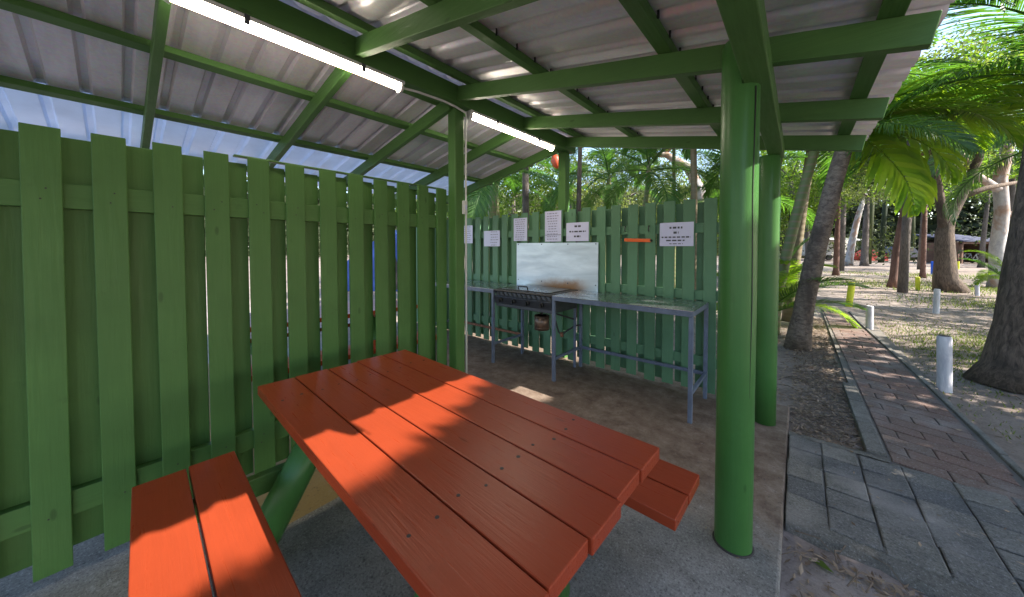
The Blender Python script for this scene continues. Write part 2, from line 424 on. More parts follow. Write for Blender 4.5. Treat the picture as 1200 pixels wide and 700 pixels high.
# rough concrete haunching along the front and back of the apron
def haunch(y_f, wdt, x0, x1, ztop):
    n = 26; vs = []; fs = []
    for i in range(n+1):
        x = x0+(x1-x0)*i/n; yy = y_f+random.uniform(-.018, .018)
        vs += [(x, yy, ztop-.006+random.uniform(-.004, .004)), (x, yy-wdt+random.uniform(-.02, .02), ztop-.02+random.uniform(-.006, .006)), (x, yy-wdt-.035+random.uniform(-.015, .015), -.11)]
    for i in range(n):
        a = i*3; fs += [(a, a+1, a+4, a+3), (a+1, a+2, a+5, a+4)]
    ed.add(vs, [f[::-1] for f in fs], True)
haunch(2.385, .095, -.03, 2.2, .006)
vsb = MB()
struct(ed.build('path_edging', KERB, bevel=.006))
eb = MB(); n = 22; vs = []; fs = []
for i in range(n+1):
    x = -.036+.53*i/n; vs += [(x, 3.355, -.001+random.uniform(-.003, .003)), (x, 3.43+random.uniform(-.012, .012), -.006), (x, 3.47+random.uniform(-.01, .01), -.09)]
for i in range(n):
    a = i*3; fs += [(a, a+3, a+4, a+1), (a+1, a+4, a+5, a+2)]
eb.add(vs, [f[::-1] for f in fs], True); struct(eb.build('apron_edge', KERB))

# ------------------------------------------------------------------ the shelter
ZR = lambda X: 2.715-.204*(X+2.25) if X > -2.31 else 2.715-.204*(-2.37-X)   # underside of the rafters
sh = thing('picnic_shelter', (-2.35, 2.0, 0), 'open green timber picnic shelter with a galvanised corrugated roof over table and barbecue', 'shelter')
RY = [-1.6, -.71, .18, 1.07, 1.945, 2.86, 3.70]
for y in RY:
    for side in (1, -1):
        mb = MB(); hh = .115 if y != 1.945 else .115
        if side == 1: a, b_ = V((-2.252, y, ZR(-2.252)+hh/2)), V((.365, y, ZR(.365)+hh/2))
        else: a, b_ = V((-2.372, y, ZR(-2.372)+hh/2-.05)), V((-4.95, y, ZR(-4.95)+hh/2-.05))
        mb.bar(a, b_, .045 if side == -1 else .05, hh); mb.build('rafter', G_x, sh, bevel=.004)
rb = MB(); rb.box(-2.37, -2.255, -2.1, 3.95, 2.688, 2.845); rb.build('ridge_beam', G_y, sh, bevel=.006)
def purlin(X, side, y0=-2.05, y1=4.03):
    z = ZR(X)+.115-(.05 if side < 0 else 0)+.003; sl_ = -.204 if side > 0 else .204
    t = V((1, 0, sl_)).normalized(); u = V((-sl_, 0, 1)).normalized(); mb = MB()
    mb.obox((X, (y0+y1)/2, z+.0225), t*.0375, (0, (y1-y0)/2, 0), u*.0225); mb.build('purlin', G_y, sh, bevel=.003)
for X in (-2.10, -1.41, -.56, .255): purlin(X, 1)
for X in (-2.52, -3.03, -3.86, -4.72): purlin(X, -1)
# eave beam over the right-hand posts, notched into the round post
mb = MB(); mb.box(-.205, -.105, -2.0, 3.62, 2.195, 2.305); mb.build('eave_beam', G_y, sh, bevel=.006)
mb = MB(); mb.box(-4.70, -4.60, -2.0, 3.72, 2.06, 2.175); mb.build('eave_beam', G_y, sh, bevel=.006)
# roof sheets with trapezoid ribs
def sheet(side, x0, x1, mat, lift=0.0):
    prof = []; y = -2.15; P = .19
    while y < 4.03:
        if side > 0:
            prof += [(y+P*q/16, .024*max(0, math.cos(2*math.pi*q/16))**3) for q in range(16)]; y += P
        else:
            prof += [(y, 0), (y+.128, 0), (y+.142, .029), (y+.174, .029)]; y += P-.002
    off = .115+.048-(.05 if side < 0 else 0)
    vs = []; fs = []; nseg = 6
    for k in range(nseg+1):
        X = x0+(x1-x0)*k/nseg; zb = (2.715-.204*(X+2.25) if side > 0 else 2.715-.204*(-2.37-X))+off+.004
        for (yy, h) in prof: vs.append((X, yy, zb+h+lift))
    n = len(prof)
    for k in range(nseg):
        for i in range(n-1):
            f = (k*n+i, k*n+i+1, (k+1)*n+i+1, (k+1)*n+i); fs.append(f)
    mb = MB(); mb.add(vs, fs, side > 0); o = mb.build('roof_sheet', mat, sh)
    md = o.modifiers.new('thickness', 'SOLIDIFY'); md.thickness = .0012
    return o
sheet(1, -2.31, .415, GALV); sheet(-1, -2.315, -3.88, GALV, .003); sheet(-1, -3.83, -5.05, GALV_SKYTINT)
mb = MB(); zr = 2.715+.115+.048+.045
mb.obox((-2.16, .85, zr), V((.17, 0, -.034)), (0, 3.15, 0), (0, 0, .001)); mb.obox((-2.47, .85, zr-.006), V((.17, 0, .034)), (0, 3.15, 0), (0, 0, .001)); mb.build('ridge_cap', GALV, sh)
# roofing screws poking through along the purlins
for X in (-1.41, -.56, -3.03, -3.86):
    y = -.2
    while y < 3.7:
        z = ZR(X)+.115-(.05 if X < -2.3 else 0)+.05; sx_ = .045 if X > -2.3 else -.045
        mb = MB(); mb.tube([(X+sx_, y+.16, z-.022), (X+sx_, y+.16, z+.02)], .006, 6); mb.build('roof_screw', BLACK, sh); y += .188
# posts
def ring_post(cx, cy, r, z0, z1, notch=None, n=36):
    mb = MB(); zs = [z0, .4, .9, 1.5, 2.0, z1-.02, z1]
    rs = [r*1.0, r*1.0, r*.995, r*.99, r*.985, r*.98, r*.90]
    if notch is None: mb.tube([(cx, cy, z) for z in zs], rs, n)
    else:
        zn, xn = notch   # right part cut down to zn where the beam sits
        mb.tube([(cx, cy, z) for z in [z0, .4, .9, 1.5, 2.0, zn]], [r, r, r*.995, r*.99, r*.985, r*.985], n)
        arc = [(cx+r*.98*math.cos(t), cy+r*.98*math.sin(t)) for t in [2*math.pi*k/n for k in range(n)]]
        poly = [(min(x, xn), y) for x, y in arc]; vs = []; ins = .012
        for z, k in ((zn, 1), (z1-.02, 1), (z1, .88)):
            vs += [(cx+(x-cx)*k if x < xn-1e-6 else x, cy+(y-cy)*k, z) for x, y in poly]
        fs = []
        for lv in range(2):
            for k in range(n):
                k2 = (k+1) % n; fs.append((lv*n+k, lv*n+k2, (lv+1)*n+k2, (lv+1)*n+k))
        mb.add(vs, fs, True); mb.f.append(tuple(len(mb.v)-n+k for k in range(n))); mb.sm.append(False)
    return mb
p = ring_post(-.224, 1.937, .079, 0, 2.42, (2.195, -.208))
o = p.build('round_post', G_post, sh); o.data.set_sharp_from_angle(angle=R(40))
mb = MB(); mb.tube([(-.163, 1.8875, .75), (-.160, 1.8895, 1.2), (-.164, 1.886, 1.7), (-.160, 1.890, 2.18)], [.0005, .0022, .0018, .0035], 5); mb.build('drying_crack', HUTDARK, o)
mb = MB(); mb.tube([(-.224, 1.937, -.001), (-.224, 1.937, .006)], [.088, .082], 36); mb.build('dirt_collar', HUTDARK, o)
mb = ring_post(-.195, 3.47, .076, 0, 2.193); mb.build('round_post', G_post, sh)
mb = MB(); mb.box(-2.428, -2.322, 1.957, 2.063, 0, 2.686); mb.build('square_post', G_z, sh, bevel=.012)
mb = MB(); mb.box(-2.42, -2.31, 3.775, 3.885, -.05, 2.686); mb.build('square_post', G_z, sh, bevel=.01)
for y in (.18, 1.945, 3.70):
    mb = MB(); mb.box(-4.705, -4.595, y-.16, y-.05, 0, 2.058); mb.build('square_post', G_z, sh, bevel=.01)
for x, y, zt in ((-2.365, -1.66, 2.66), (-.155, -1.6, 2.19)):
    mb = ring_post(x, y, .09, 0, zt); mb.build('round_post', G_post, sh)

# lamps, conduit
def lamp(y0, y1, label):
    X, Z = -2.295, 2.634
    t = thing('tube_lamp', (X, (y0+y1)/2, Z), label, 'lamp', 'tube lamps under the ridge beam')
    mb = MB(); mb.box(X-.045, X+.045, y0, y1, Z+.026, Z+.052); mb.build('lamp_body', WHITEP, t, bevel=.006)
    mb = MB(); n = 9; prof = [(.042*math.cos(math.pi*k/n), -.038*math.sin(math.pi*k/n)) for k in range(n+1)]
    vs = [(X+a, y, Z+.026+b) for y in (y0+.03, y1-.03) for a, b in prof]; m = n+1
    fs = [(k, k+1, m+k+1, m+k) for k in range(n)]+[tuple(range(m))[::-1], tuple(range(m, 2*m))]
    mb.add(vs, fs, True); mb.build('lamp_cover', DIFF, t)
    for y in (y0, y1):
        mb = MB(); s_ = 1 if y == y0 else -1
        mb.tube([(X, y, Z+.012), (X, y+s_*.028, Z+.012)], [.03, .04], 14); mb.build('end_cap', WHITEP, t)
    for k in (.25, .75):
        mb = MB(); yy = y0+(y1-y0)*k; mb.box(X+.041, X+.05, yy-.012, yy+.012, Z+.0, Z+.05); mb.build('clip', PANEL, t)
lamp(.16, 1.42, 'long glowing tube lamp nearer the camera, above the left fence')
lamp(2.085, 3.46, 'glowing tube lamp between the tall square post and the back post')
mb = MB()
mb.tube([(-2.295, 1.42, 2.65), (-2.29, 1.55, 2.665), (-2.28, 1.80, 2.672), (-2.28, 1.93, 2.665), (-2.285, 2.05, 2.65), (-2.305, 2.072, 2.61), (-2.313, 2.072, 2.5), (-2.314, 2.072, 1.9), (-2.314, 2.072, .2)], .009, 8)
tag(mb.build('conduit', WHITEP, origin=(-2.314, 2.072, .2)), 'thin grey electrical conduit running from the lamp down the square post', 'conduit')
sw = thing('switch_box', (-2.285, 2.10, 1.80), 'small pale grey switch box on the edge of the square post', 'switch')
mb = MB(); mb.box(-2.3215, -2.29, 2.03, 2.07, 1.75, 1.87); mb.build('box_shell', WHITEP, sw, bevel=.005)
mb = MB(); mb.box(-2.29, -2.285, 2.04, 2.06, 1.79, 1.83); mb.build('rocker', PAPER, sw, bevel=.002)

# ------------------------------------------------------------------ fences
def plank(mb, c, hw, ht, z0, z1, ax):  # ax 'y': board runs its width along Y
    tw = random.uniform(-.004, .004); zt = z1+random.uniform(-.006, .006); zb = z0+random.uniform(-.012, .012)
    mid = (z0+z1)/2
    if ax == 'y': mb.obox((c[0], c[1], (zt+zb)/2), (ht, tw*.3, 0), (-tw*.3, hw, 0), (0, tw, (zt-zb)/2))
    else: mb.obox((c[0], c[1], (zt+zb)/2), (hw, tw*.3, 0), (-tw*.3, ht, 0), (tw, 0, (zt-zb)/2))
lf = thing('timber_fence', (-2.46, .3, 0), 'green vertical board fence along the left of the picnic table', 'fence')
fm, rm = MB(), MB()
y = -1.58
k0 = [-1.58+.1895*i for i in range(18)]
k0 = [-.252+.1895*(i-7) for i in range(19)]
for yy in k0:
    jit = random.uniform(-.005, .005); plank(fm, (-2.436, yy+.052+jit, 0), .052, .0095, .05, 1.965, 'y')
for a, b_ in zip(k0, k0[1:]):
    lo, hi = a+.090, b_+.030*max(b_, 0)+.005+random.uniform(-.001, .002)
    if b_ > .25: hi -= .006+.022*min(1, b_-.25)+random.uniform(0, .003)
    hi = min(hi, 1.94)
    plank(rm, (-2.502, (lo+hi)/2, 0), (hi-lo)/2, .0095, .085, 1.94, 'y')
fm.build('front_boards', G_z, lf, bevel=.003); rm.build('rear_boards', G_z, lf, bevel=.003)
for z in (1.675, .31):
    mb = MB(); mb.box(-2.491, -2.447, -1.6, 1.952, z-.055, z+.055); mb.build('rail', G_y, lf, bevel=.003)
mb = MB(); mb.box(-2.512, -2.475, .45, 1.952, 1.974, 1.985); mb.build('cap_strip', G_y, lf, bevel=.003)
mb = MB()
for yy in k0:
    for z in (1.70, 1.655, .33, .285):
        if random.random() < .75:
            mb = MB(); ny = yy+random.uniform(.03, .075); mb.tube([(-2.4268, ny, z), (-2.4252, ny, z)], .0032, 8); mb.build('nail', HUTDARK, lf)
bf = thing('timber_fence', (-2.3, 3.70, 0), 'pale green gapped board fence behind the barbecue with paper notices', 'fence')
fm, rm = MB(), MB(); x = -5.6; xsb = []
while x < -.26: xsb.append(x); x += .1885
for x in xsb:
    j = random.uniform(-.006, .006); plank(fm, (x+.054+j, 3.695, 0), .054, .0095, .035, 1.925, 'x')
for a in xsb:
    lo, hi = a+.108-.067*abs(a)/3.7+random.uniform(.013, .023), a+.196+random.uniform(-.004, .004)
    plank(rm, ((lo+hi)/2, 3.762, 0), (hi-lo)/2, .0095, .06, 1.90, 'x')
fm.build('front_boards', GB_z, bf, bevel=.003); rm.build('rear_boards', GB_z, bf, bevel=.003)
for z in (1.64, .98, .33):
    mb = MB(); mb.box(-5.6, -.20, 3.706, 3.750, z-.048, z+.048); mb.build('rail', GB_x, bf, bevel=.003)

# ------------------------------------------------------------------ picnic tables
def table_at(ox, oy, rot, label, orig=None):
    t = thing('picnic_table', (ox, oy, 0), label, 'picnic table', None); t.rotation_euler = (0, 0, rot)
    t['_o'] = (0, 0, 0)
    L = .845; mb = MB(); W = .165
    for i in range(5):
        yc = -.332+i*.166; dx = random.uniform(-.008, .008)
        mb.obox((dx, yc, .7275), (L, 0, 0), (0, .0805, 0), (0, 0, .0225))
    mb.build('tabletop', RED, t, bevel=.004)
    for s_ in (-1, 1):
        mb = MB()
        for k in (0, 1):
            yc = s_*(.585+k*.172+(0 if s_ > 0 else .0)); mb.obox((random.uniform(-.012, .012), yc, .4275), (L+.02, 0, 0), (0, .082, 0), (0, 0, .0225))
        mb.build('seat', RED, t, bevel=.004)
    for x, sp_ in ((-.56, .55), (.43, .36)):
        for s_ in (-1, 1):
            mb = MB(); mb.tube([(x, s_*sp_, 0), (x, s_*.14, .69)], [.072, .069], 20); mb.build('leg', G_post, t)
        for s_ in (-1, 1):
            mb = MB(); mb.bar((x+(.09 if x > 0 else -.09), s_*.83, .358), (x+(.09 if x > 0 else -.09), s_*.33, .358), .045, .088); mb.build('seat_support', G_y, t, bevel=.004)
        mb = MB(); mb.bar((x, -.38, .672), (x, .38, .672), .07, .06); mb.build('top_batten', RED, t, bevel=.004)
    mb = MB()
    for x in (-.56, .52):
        for i in range(5):
            for q in (-.04, .04):
                yc = -.332+i*.166+q; xx = x+random.uniform(-.02, .02)
                mb = MB(); mb.tube([(xx, yc, .7490), (xx, yc, .7505)], random.uniform(.005, .008), 8); mb.build('bolt_head', HUTDARK, t)
    return t
tb = table_at(-1.215, .835, R(-1.8), 'orange red picnic table with attached benches in the foreground, crossed by a band of sunlight')
t2 = table_at(-4.0, 1.55, R(86), 'second orange red picnic table behind the left fence, glimpsed between its boards')

# ------------------------------------------------------------------ barbecue corner
def steel_bench(x0, x1, label, stretch_mat):
    y0, y1, zt = 3.03, 3.655, .93
    t = thing('steel_bench', ((x0+x1)/2, (y0+y1)/2, 0), label, 'bench', 'steel benches beside the barbecue')
    mb = MB(); mb.box(x0, x1, y0, y1, zt-.004, zt); mb.build('bench_top', STEEL, t)
    fr = MB(); f = .018
    fr.box(x0+.002, x1-.002, y0+.002, y0+.034, zt-.052, zt-.0045); fr.box(x0+.002, x1-.002, y1-.034, y1-.002, zt-.052, zt-.0045)
    for x in (x0+.002, x1-.034): fr.box(x, x+.032, y0+.0345, y1-.0345, zt-.051, zt-.005)
    fr.build('top_frame', FRAME, t, bevel=.003)
    for x in (x0+.018, x1-.018):
        for y in (y0+.018, y1-.018):
            lg = MB(); lg.box(x-.0165, x+.0165, y-.0165, y+.0165, 0, zt-.0525); lg.build('leg', FRAME, t, bevel=.003)
    st = MB(); st.box(x0+.036, x1-.036, y1-.033, y1-.005, .225, .257); st.build('stretcher', stretch_mat, t, bevel=.003)
    for x in (x0+.018, x1-.018):
        st = MB(); st.box(x-.013, x+.013, y0+.036, y1-.036, .226, .256); st.build('stretcher', FRAME, t, bevel=.003)
    return t
steel_bench(-2.018, -.645, 'long steel bench to the right of the barbecue', FRAME)
steel_bench(-4.4, -2.885, 'steel bench to the left of the barbecue, half hidden by the square post', RUSTY)
bq = thing('barbecue', (-2.45, 3.3, 0), 'dark gas barbecue hotplate with four black knobs between two steel benches', 'barbecue')
mb = MB(); mb.box(-2.875, -2.03, 3.07, 3.60, .72, .905); mb.build('burner_box', PANEL, bq, bevel=.006)
mb = MB(); mb.box(-2.882, -2.024, 3.03, 3.62, .915, .935); mb.build('hotplate', BLACKIRON, bq, bevel=.004)
mb = MB(); mb.box(-2.80, -2.10, 3.10, 3.56, .938, .946); hp = mb.build('hotplate_lid', metal('smoky lid steel', (.30, .28, .27), .28, .9), bq, bevel=.003)
mb = MB(); mb.tube([(-2.56, 3.13, .945), (-2.56, 3.12, .985), (-2.42, 3.12, .985), (-2.42, 3.13, .945)], .008, 8); mb.build('handle', BLACK, hp)
mb = MB()
n = 12
for k in range(n):
    x = -2.84+k*.07; mb.obox((x+.02, 3.066, .88), (.016, 0, -.018), (0, .004, 0), (.006, 0, .007))
mb.build('vent_slots', BLACK, bq)
mb = MB(); mb.obox((-2.4525, 3.05, .81), (.42, 0, 0), (0, .006, .006), (0, -.012, .045)); cp = mb.build('control_panel', PANEL, bq, bevel=.003)
for x in (-2.76, -2.56, -2.35, -2.15):
    mb = MB(); mb.tube([(x, 3.045, .815), (x, 3.012, .808)], [.027, .023], 14); mb.obox((x, 3.006, .806), (.005, 0, 0), (0, .008, 0), (0, 0, .022)); mb.build('knob', BLACK, cp)
mb = MB(); mb.tube([(-2.02, 3.5, .60), (-2.30, 3.55, .62), (-2.33, 3.55, .60), (-2.26, 3.55, .40), (-2.22, 3.55, .36), (-2.16, 3.56, .42), (-2.05, 3.6, .50), (-1.99, 3.62, .51)], .010, 8); mb.build('gas_hose', HUTDARK, bq)
mb = MB(); mb.tube([(-2.22, 3.55, .40), (-2.21, 3.55, .345)], .022, 10); mb.build('hose_valve', RUSTY, bq)
mb = MB(); mb.tube([(-2.28, 3.22, .72), (-2.28, 3.22, .665)], .012, 8); mb.build('drain_spout', BLACKIRON, bq)
for x in (-2.86, -2.045):
    mb = MB(); mb.box(x-.012, x+.012, 3.56, 3.585, 0, .718); mb.build('leg', FRAME, bq)
gc = thing('grease_can', (-2.28, 3.22, .49), 'small brown tin can hanging under the barbecue', 'can')
mb = MB(); mb.tube([(-2.28, 3.22, .49), (-2.28, 3.22, .655), (-2.28, 3.22, .655), (-2.28, 3.22, .50)], [.088, .088, .082, .080], 24, True); mb.build('can_shell', CANMAT, gc)
mb = MB(); mb.tube([(-2.365, 3.22, .64), (-2.33, 3.22, .70), (-2.23, 3.22, .70), (-2.195, 3.22, .64)], .004, 6); mb.build('wire_hanger', BLACKIRON, gc)
for z in (.51, .635):
    mb = MB(); mb.tube([(-2.28, 3.22, z), (-2.28, 3.22, z+.008)], .0905, 24); mb.build('rim', CANMAT, gc)
sp = thing('splashback', (-2.41, 3.66, .95), 'shiny steel splashback sheet with a burnt brown stain behind the barbecue', 'splashback')
mb = MB(); mb.box(-3.03, -1.79, 3.662, 3.668, .86, 1.508); mb.build('steel_sheet', SPLASH, sp)
mb = MB()
for x in (-3.0, -2.6, -2.2, -1.82):
    for z in (1.49, 1.0): mb.tube([(x, 3.662, z), (x, 3.659, z)], .008, 8)
mb.build('screws', PANEL, sp)

def notice(x0, x1, z0, z1, label, rows, split=None):
    yf = 3.682
    t = thing('paper_notice', ((x0+x1)/2, yf, z0), label, 'notice', 'paper notices on the back fence')
    mb = MB(); mb.box(x0, x1, yf-.0012, yf+.0012, z0, z1); mb.build('sheet', PAPER, t)
    if split:
        mb = MB(); mb.box(x0+.004, x1-.004, yf-.0030, yf-.0014, split-.004, split+.004); mb.build('crease', INKL, t)
    ink = MB(); W = x1-x0
    for (zf, a, b_, hh, bold) in rows:
        z = z0+(z1-z0)*zf; x = x0+W*a; xe = x0+W*b_
        while x < xe:
            l = random.uniform(.018, .05)*(.8 if not bold else 1.0); l = min(l, xe-x)
            ink.box(x, x+l, yf-.0030, yf-.0014, z-hh/2, z+hh/2); x += l+.012
    ink.build('print', INK if any(r[4] for r in rows) else INKL, t)
small = lambda n, a=.12, b=.88: [(.92-.84*i/(n-1), a+random.uniform(0, .1), b-random.uniform(0, .15), .010, False) for i in range(n)]
notice(-4.19, -3.957, 1.515, 1.80, 'leftmost tall pale notice beside the square post', small(8))
notice(-3.70, -3.37, 1.465, 1.70, 'low wide pale notice with one blank side, second from the left', small(6, .38, .95))
notice(-3.10, -2.86, 1.54, 1.86, 'upright notice in small print above the splashback left corner', small(10))
notice(-2.56, -2.31, 1.525, 1.92, 'tallest notice, folded near its foot, in front of the back post', small(11), 1.61)
notice(-2.235, -1.925, 1.525, 1.755, 'wide notice with three bold lines right of the tallest notice', [(.8, .38, .66, .022, True), (.52, .14, .88, .018, True), (.26, .36, .66, .022, True)])
notice(-1.108, -.79, 1.462, 1.702, 'rightmost wide notice with centred print, near the round post', [(.78, .30, .68, .020, True), (.57, .42, .57, .022, True), (.38, .06, .92, .014, True), (.24, .20, .78, .014, True), (.10, .3, .7, .008, False)])
mb = MB(); mb.bar((-1.484, 3.676, 1.532), (-1.20, 3.676, 1.522), .012, .036); o = mb.build('orange_bar', ORANGE, origin=(-1.34, 3.676, 1.527), bevel=.003)
tag(o, 'short bright orange bar fixed across the back fence boards', 'bar')
hk = MB(); hk.tube([(-1.20, 3.676, 1.522), (-1.185, 3.67, 1.52)], .012, 8); h2 = hk.build('end_knob', BLACK, o, origin=(-1.34, 3.676, 1.527))
for x, z, lb in ((-1.47, 1.655, 'small black hook on the back fence above the orange bar, left of the pair'), (-1.215, 1.65, 'small black hook on the back fence above the orange bar, right of the pair')):
    mb = MB(); mb.tube([(x, 3.683, z+.03), (x, 3.660, z+.025), (x, 3.655, z-.02), (x, 3.668, z-.03)], .006, 8)
    tag(mb.build('wall_hook', BLACK, origin=(x, 3.683, z)), lb, 'hook', 'hooks on the back fence')

# ------------------------------------------------------------------ bollards
def bollard(px, depth, h, r, m, lean, label, cat='bollard', group='white bollards beside the path', crack=False):
    p = ground_at(px, depth, -.06); h = h*1.03+.015; r *= 1.07*cosp(px)
    t = thing('bollard', p, label, cat, group)
    top = p+V((lean*RT.x, lean*RT.y, h)); mb = MB()
    mb.tube([p, p.lerp(top, .35), p.lerp(top, .7), p.lerp(top, .96), top], [r*1.02, r, r*1.01, r, r*.86], 20, True, True, .015)
    o = mb.build('post_shaft', m, t); o.data.set_sharp_from_angle(angle=R(50))
    if crack:
        d = (V((0, 0, 0))-p); d.z = 0; d.normalize(); mb = MB(); q = p+d*(r*1.0)
        mb.tube([q+V((0, 0, h*.93)), q+V((.006, 0, h*.75)), q+V((0, .004, h*.55)), q+V((.012, .004, h*.42))], [.008, .006, .008, .001], 6); mb.build('split', HUTDARK, t)
        mb = MB(); mb.tube([top-V((0, 0, .004)), top+V((0, 0, .004))], r*.84, 20); mb.build('end_grain', BARK_GREY, t)
bollard(1112, 3.37, .56, .080, POSTWHITE, -.02, 'nearest white timber bollard with a long split, beside the big trunk', crack=True)
bollard(1021, 5.79, .44, .066, POSTWHITE, 0, 'short white bollard at the edge of the brick path')
bollard(1099, 7.35, .54, .074, POSTWHITE, .01, 'white bollard on thin grass beyond the nearest split one')
bollard(1147, 10.05, .42, .072, POSTWHITE, -.03, 'farthest white bollard, seen beside the big trunk')
YG = 'yellow bollards in the park'
bollard(996, 8.07, .62, .086, POSTYEL, .07, 'leaning yellow bollard at the far end of the brick path', group=YG)
bollard(1077, 11.46, .44, .085, POSTYEL, -.03, 'yellow green bollard between the reddish trunk and forked tree', group=YG)
bollard(1123, 22.0, .52, .105, POSTYEL, 0, 'small far yellow bollard in front of the blue roofed hut', group=YG)
bollard(957, 26.0, .62, .10, POSTYEL, 0, 'distant yellow bollard left of the leaning palm trunk', group=YG)
bollard(1094, 17.9, .70, .125, POSTBLUE, -.02, 'blue bollard left of the forked tree, far back in the park', group='blue bollards in the park')

# ------------------------------------------------------------------ leaves and trees
def rv(): 
    while True:
        q = V((random.uniform(-1, 1), random.uniform(-1, 1), random.uniform(-1, 1)))
        if .05 < q.length < 1: return q
def leaf(mb, p, size, ratio=.34, droop=0.0):
    d = rv().normalized(); d.z -= droop; d.normalize(); n = d.cross(rv()).normalized()
    w_ = n*size*ratio*.5; d = d*size
    mb.add([p, p+d*.45+w_, p+d, p+d*.45-w_], [(0, 1, 2, 3)])
def leaf_cloud(mb, c, rad, nclump, per, size, clump_r, flat=.8, ratio=.4, droop=.25, shell=.45):
    c = V(c); ends = []
    for _ in range(nclump):
        q = rv().normalized()*(shell+(1-shell)*random.random()**.6)
        k = c+V((q.x*rad[0], q.y*rad[1], q.z*rad[2])); ends.append(k); cr = clump_r*random.uniform(.6, 1.3)
        for _ in range(per):
            g_ = V((random.gauss(0, .5), random.gauss(0, .5), random.gauss(0, .5)*flat))*cr
            leaf(mb, k+g_, size*random.uniform(.6, 1.35), ratio, droop)
    return ends
def curve(p, q, bend, n=7):
    p, q = V(p), V(q); pts = []
    for i in range(n+1):
        t = i/n; pts.append(p.lerp(q, t)+V(bend)*(4*t*(1-t)))
    return pts

def tree(name, base, label, cat, group, trunk_pts, trunk_r, trunk_mat, clouds, leaf_m, limbs=None, nl=7):
    base = V(base); t = thing(name, base, label, cat, group)
    mb = MB(); P = [base+V(q) for q in trunk_pts]; mb.tube(P, trunk_r, 14, True, True, .05); tr = mb.build('trunk', trunk_mat, t)
    lv = MB(); ends = []
    for c in clouds: ends += leaf_cloud(lv, base+V(c[0]), *c[1:])
    for pts, rr in (limbs or []):
        lm = MB(); lm.tube([base+V(q) for q in pts], rr, 9, True, True, .05); lm.build('limb', trunk_mat, t)
    tops = P[-2:]+([base+V(l[0][-1]) for l in limbs] if limbs else [])
    for e in random.sample(ends, min(nl, len(ends))):
        q = min(tops, key=lambda z: (z-e).length); lm = MB()
        lm.tube(curve(q, e, V((0, 0, .15*(e-q).length)), 5), [trunk_r[-1]*.55*(1-i*.15) for i in range(6)], 6); lm.build('limb', trunk_mat, t)
    lv.build('crown', leaf_m, t)
    return t

# --- palms: fronds share meshes
def frond_mesh(name, length, e0, droop, leaf_len, nleaf, m, width=.028, hang=.35, twist=.15):
    mb = MB(); pts = []; p = V((0, 0, 0)); e = e0; n = 24; step = length/n
    for i in range(n+1):
        pts.append(p.copy()); p = p+V((math.cos(e)*step, 0, math.sin(e)*step)); e -= droop/n*(0.4+1.3*i/n)
    mb.tube(pts, [.020*(1-i/n*.88)*length/2.2 for i in range(n+1)], 5, True, True)
    for k in range(nleaf):
        t = .14+.86*k/(nleaf-1); f = t*n; i = min(n-1, int(f)); q = pts[i].lerp(pts[i+1], f-i); tang = (pts[i+1]-pts[i]).normalized()
        up_ = V((0, 1, 0)).cross(tang)*-1
        if up_.z < 0: up_ = -up_
        L = leaf_len*(math.sin(math.pi*(.16+.80*t)))**.8*random.uniform(.88, 1.08)
        a = R(62-34*t)+random.uniform(-.06, .06)
        for s_ in (-1, 1):
            d = (tang*math.cos(a)+V((0, s_, 0))*math.sin(a)+up_*(.30-.25*random.random())).normalized()
            w0 = width*random.uniform(.85, 1.1); wv = tang.cross(d).cross(d).normalized()
            a0 = q; a1 = q+d*L*.4; d2 = (d+V((0, 0, -hang*1.0))).normalized(); a2 = a1+d2*L*.34; d3 = (d2+V((0, 0, -hang*1.6))).normalized(); a3 = a2+d3*L*.28
            mb.add([a0+wv*w0*.3, a0-wv*w0*.3, a1+wv*w0*.5, a1-wv*w0*.5, a2+wv*w0*.38, a2-wv*w0*.38, a3], [(0, 1, 3, 2), (2, 3, 5, 4), (4, 5, 6)], True)
    me = bpy.data.meshes.new(name); me.from_pydata([tuple(p) for p in mb.v], [], mb.f); me.polygons.foreach_set('use_smooth', mb.sm); me.materials.append(m); me.update(); return me
FR = [frond_mesh('frond_mesh', 2.2, R(10), R(75), .62, 95, L_PALM, .019), frond_mesh('frond_mesh', 2.5, R(10), R(105), .60, 100, L_PALM, .020, .5),
      frond_mesh('frond_mesh', 2.0, R(5), R(50), .55, 88, L_PALM, .018, .25)]
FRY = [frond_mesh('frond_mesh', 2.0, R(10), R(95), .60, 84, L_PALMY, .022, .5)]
FRBROAD = frond_mesh('frond_mesh', 1.25, R(0), R(70), .52, 17, L_PALMY, .075, .7)
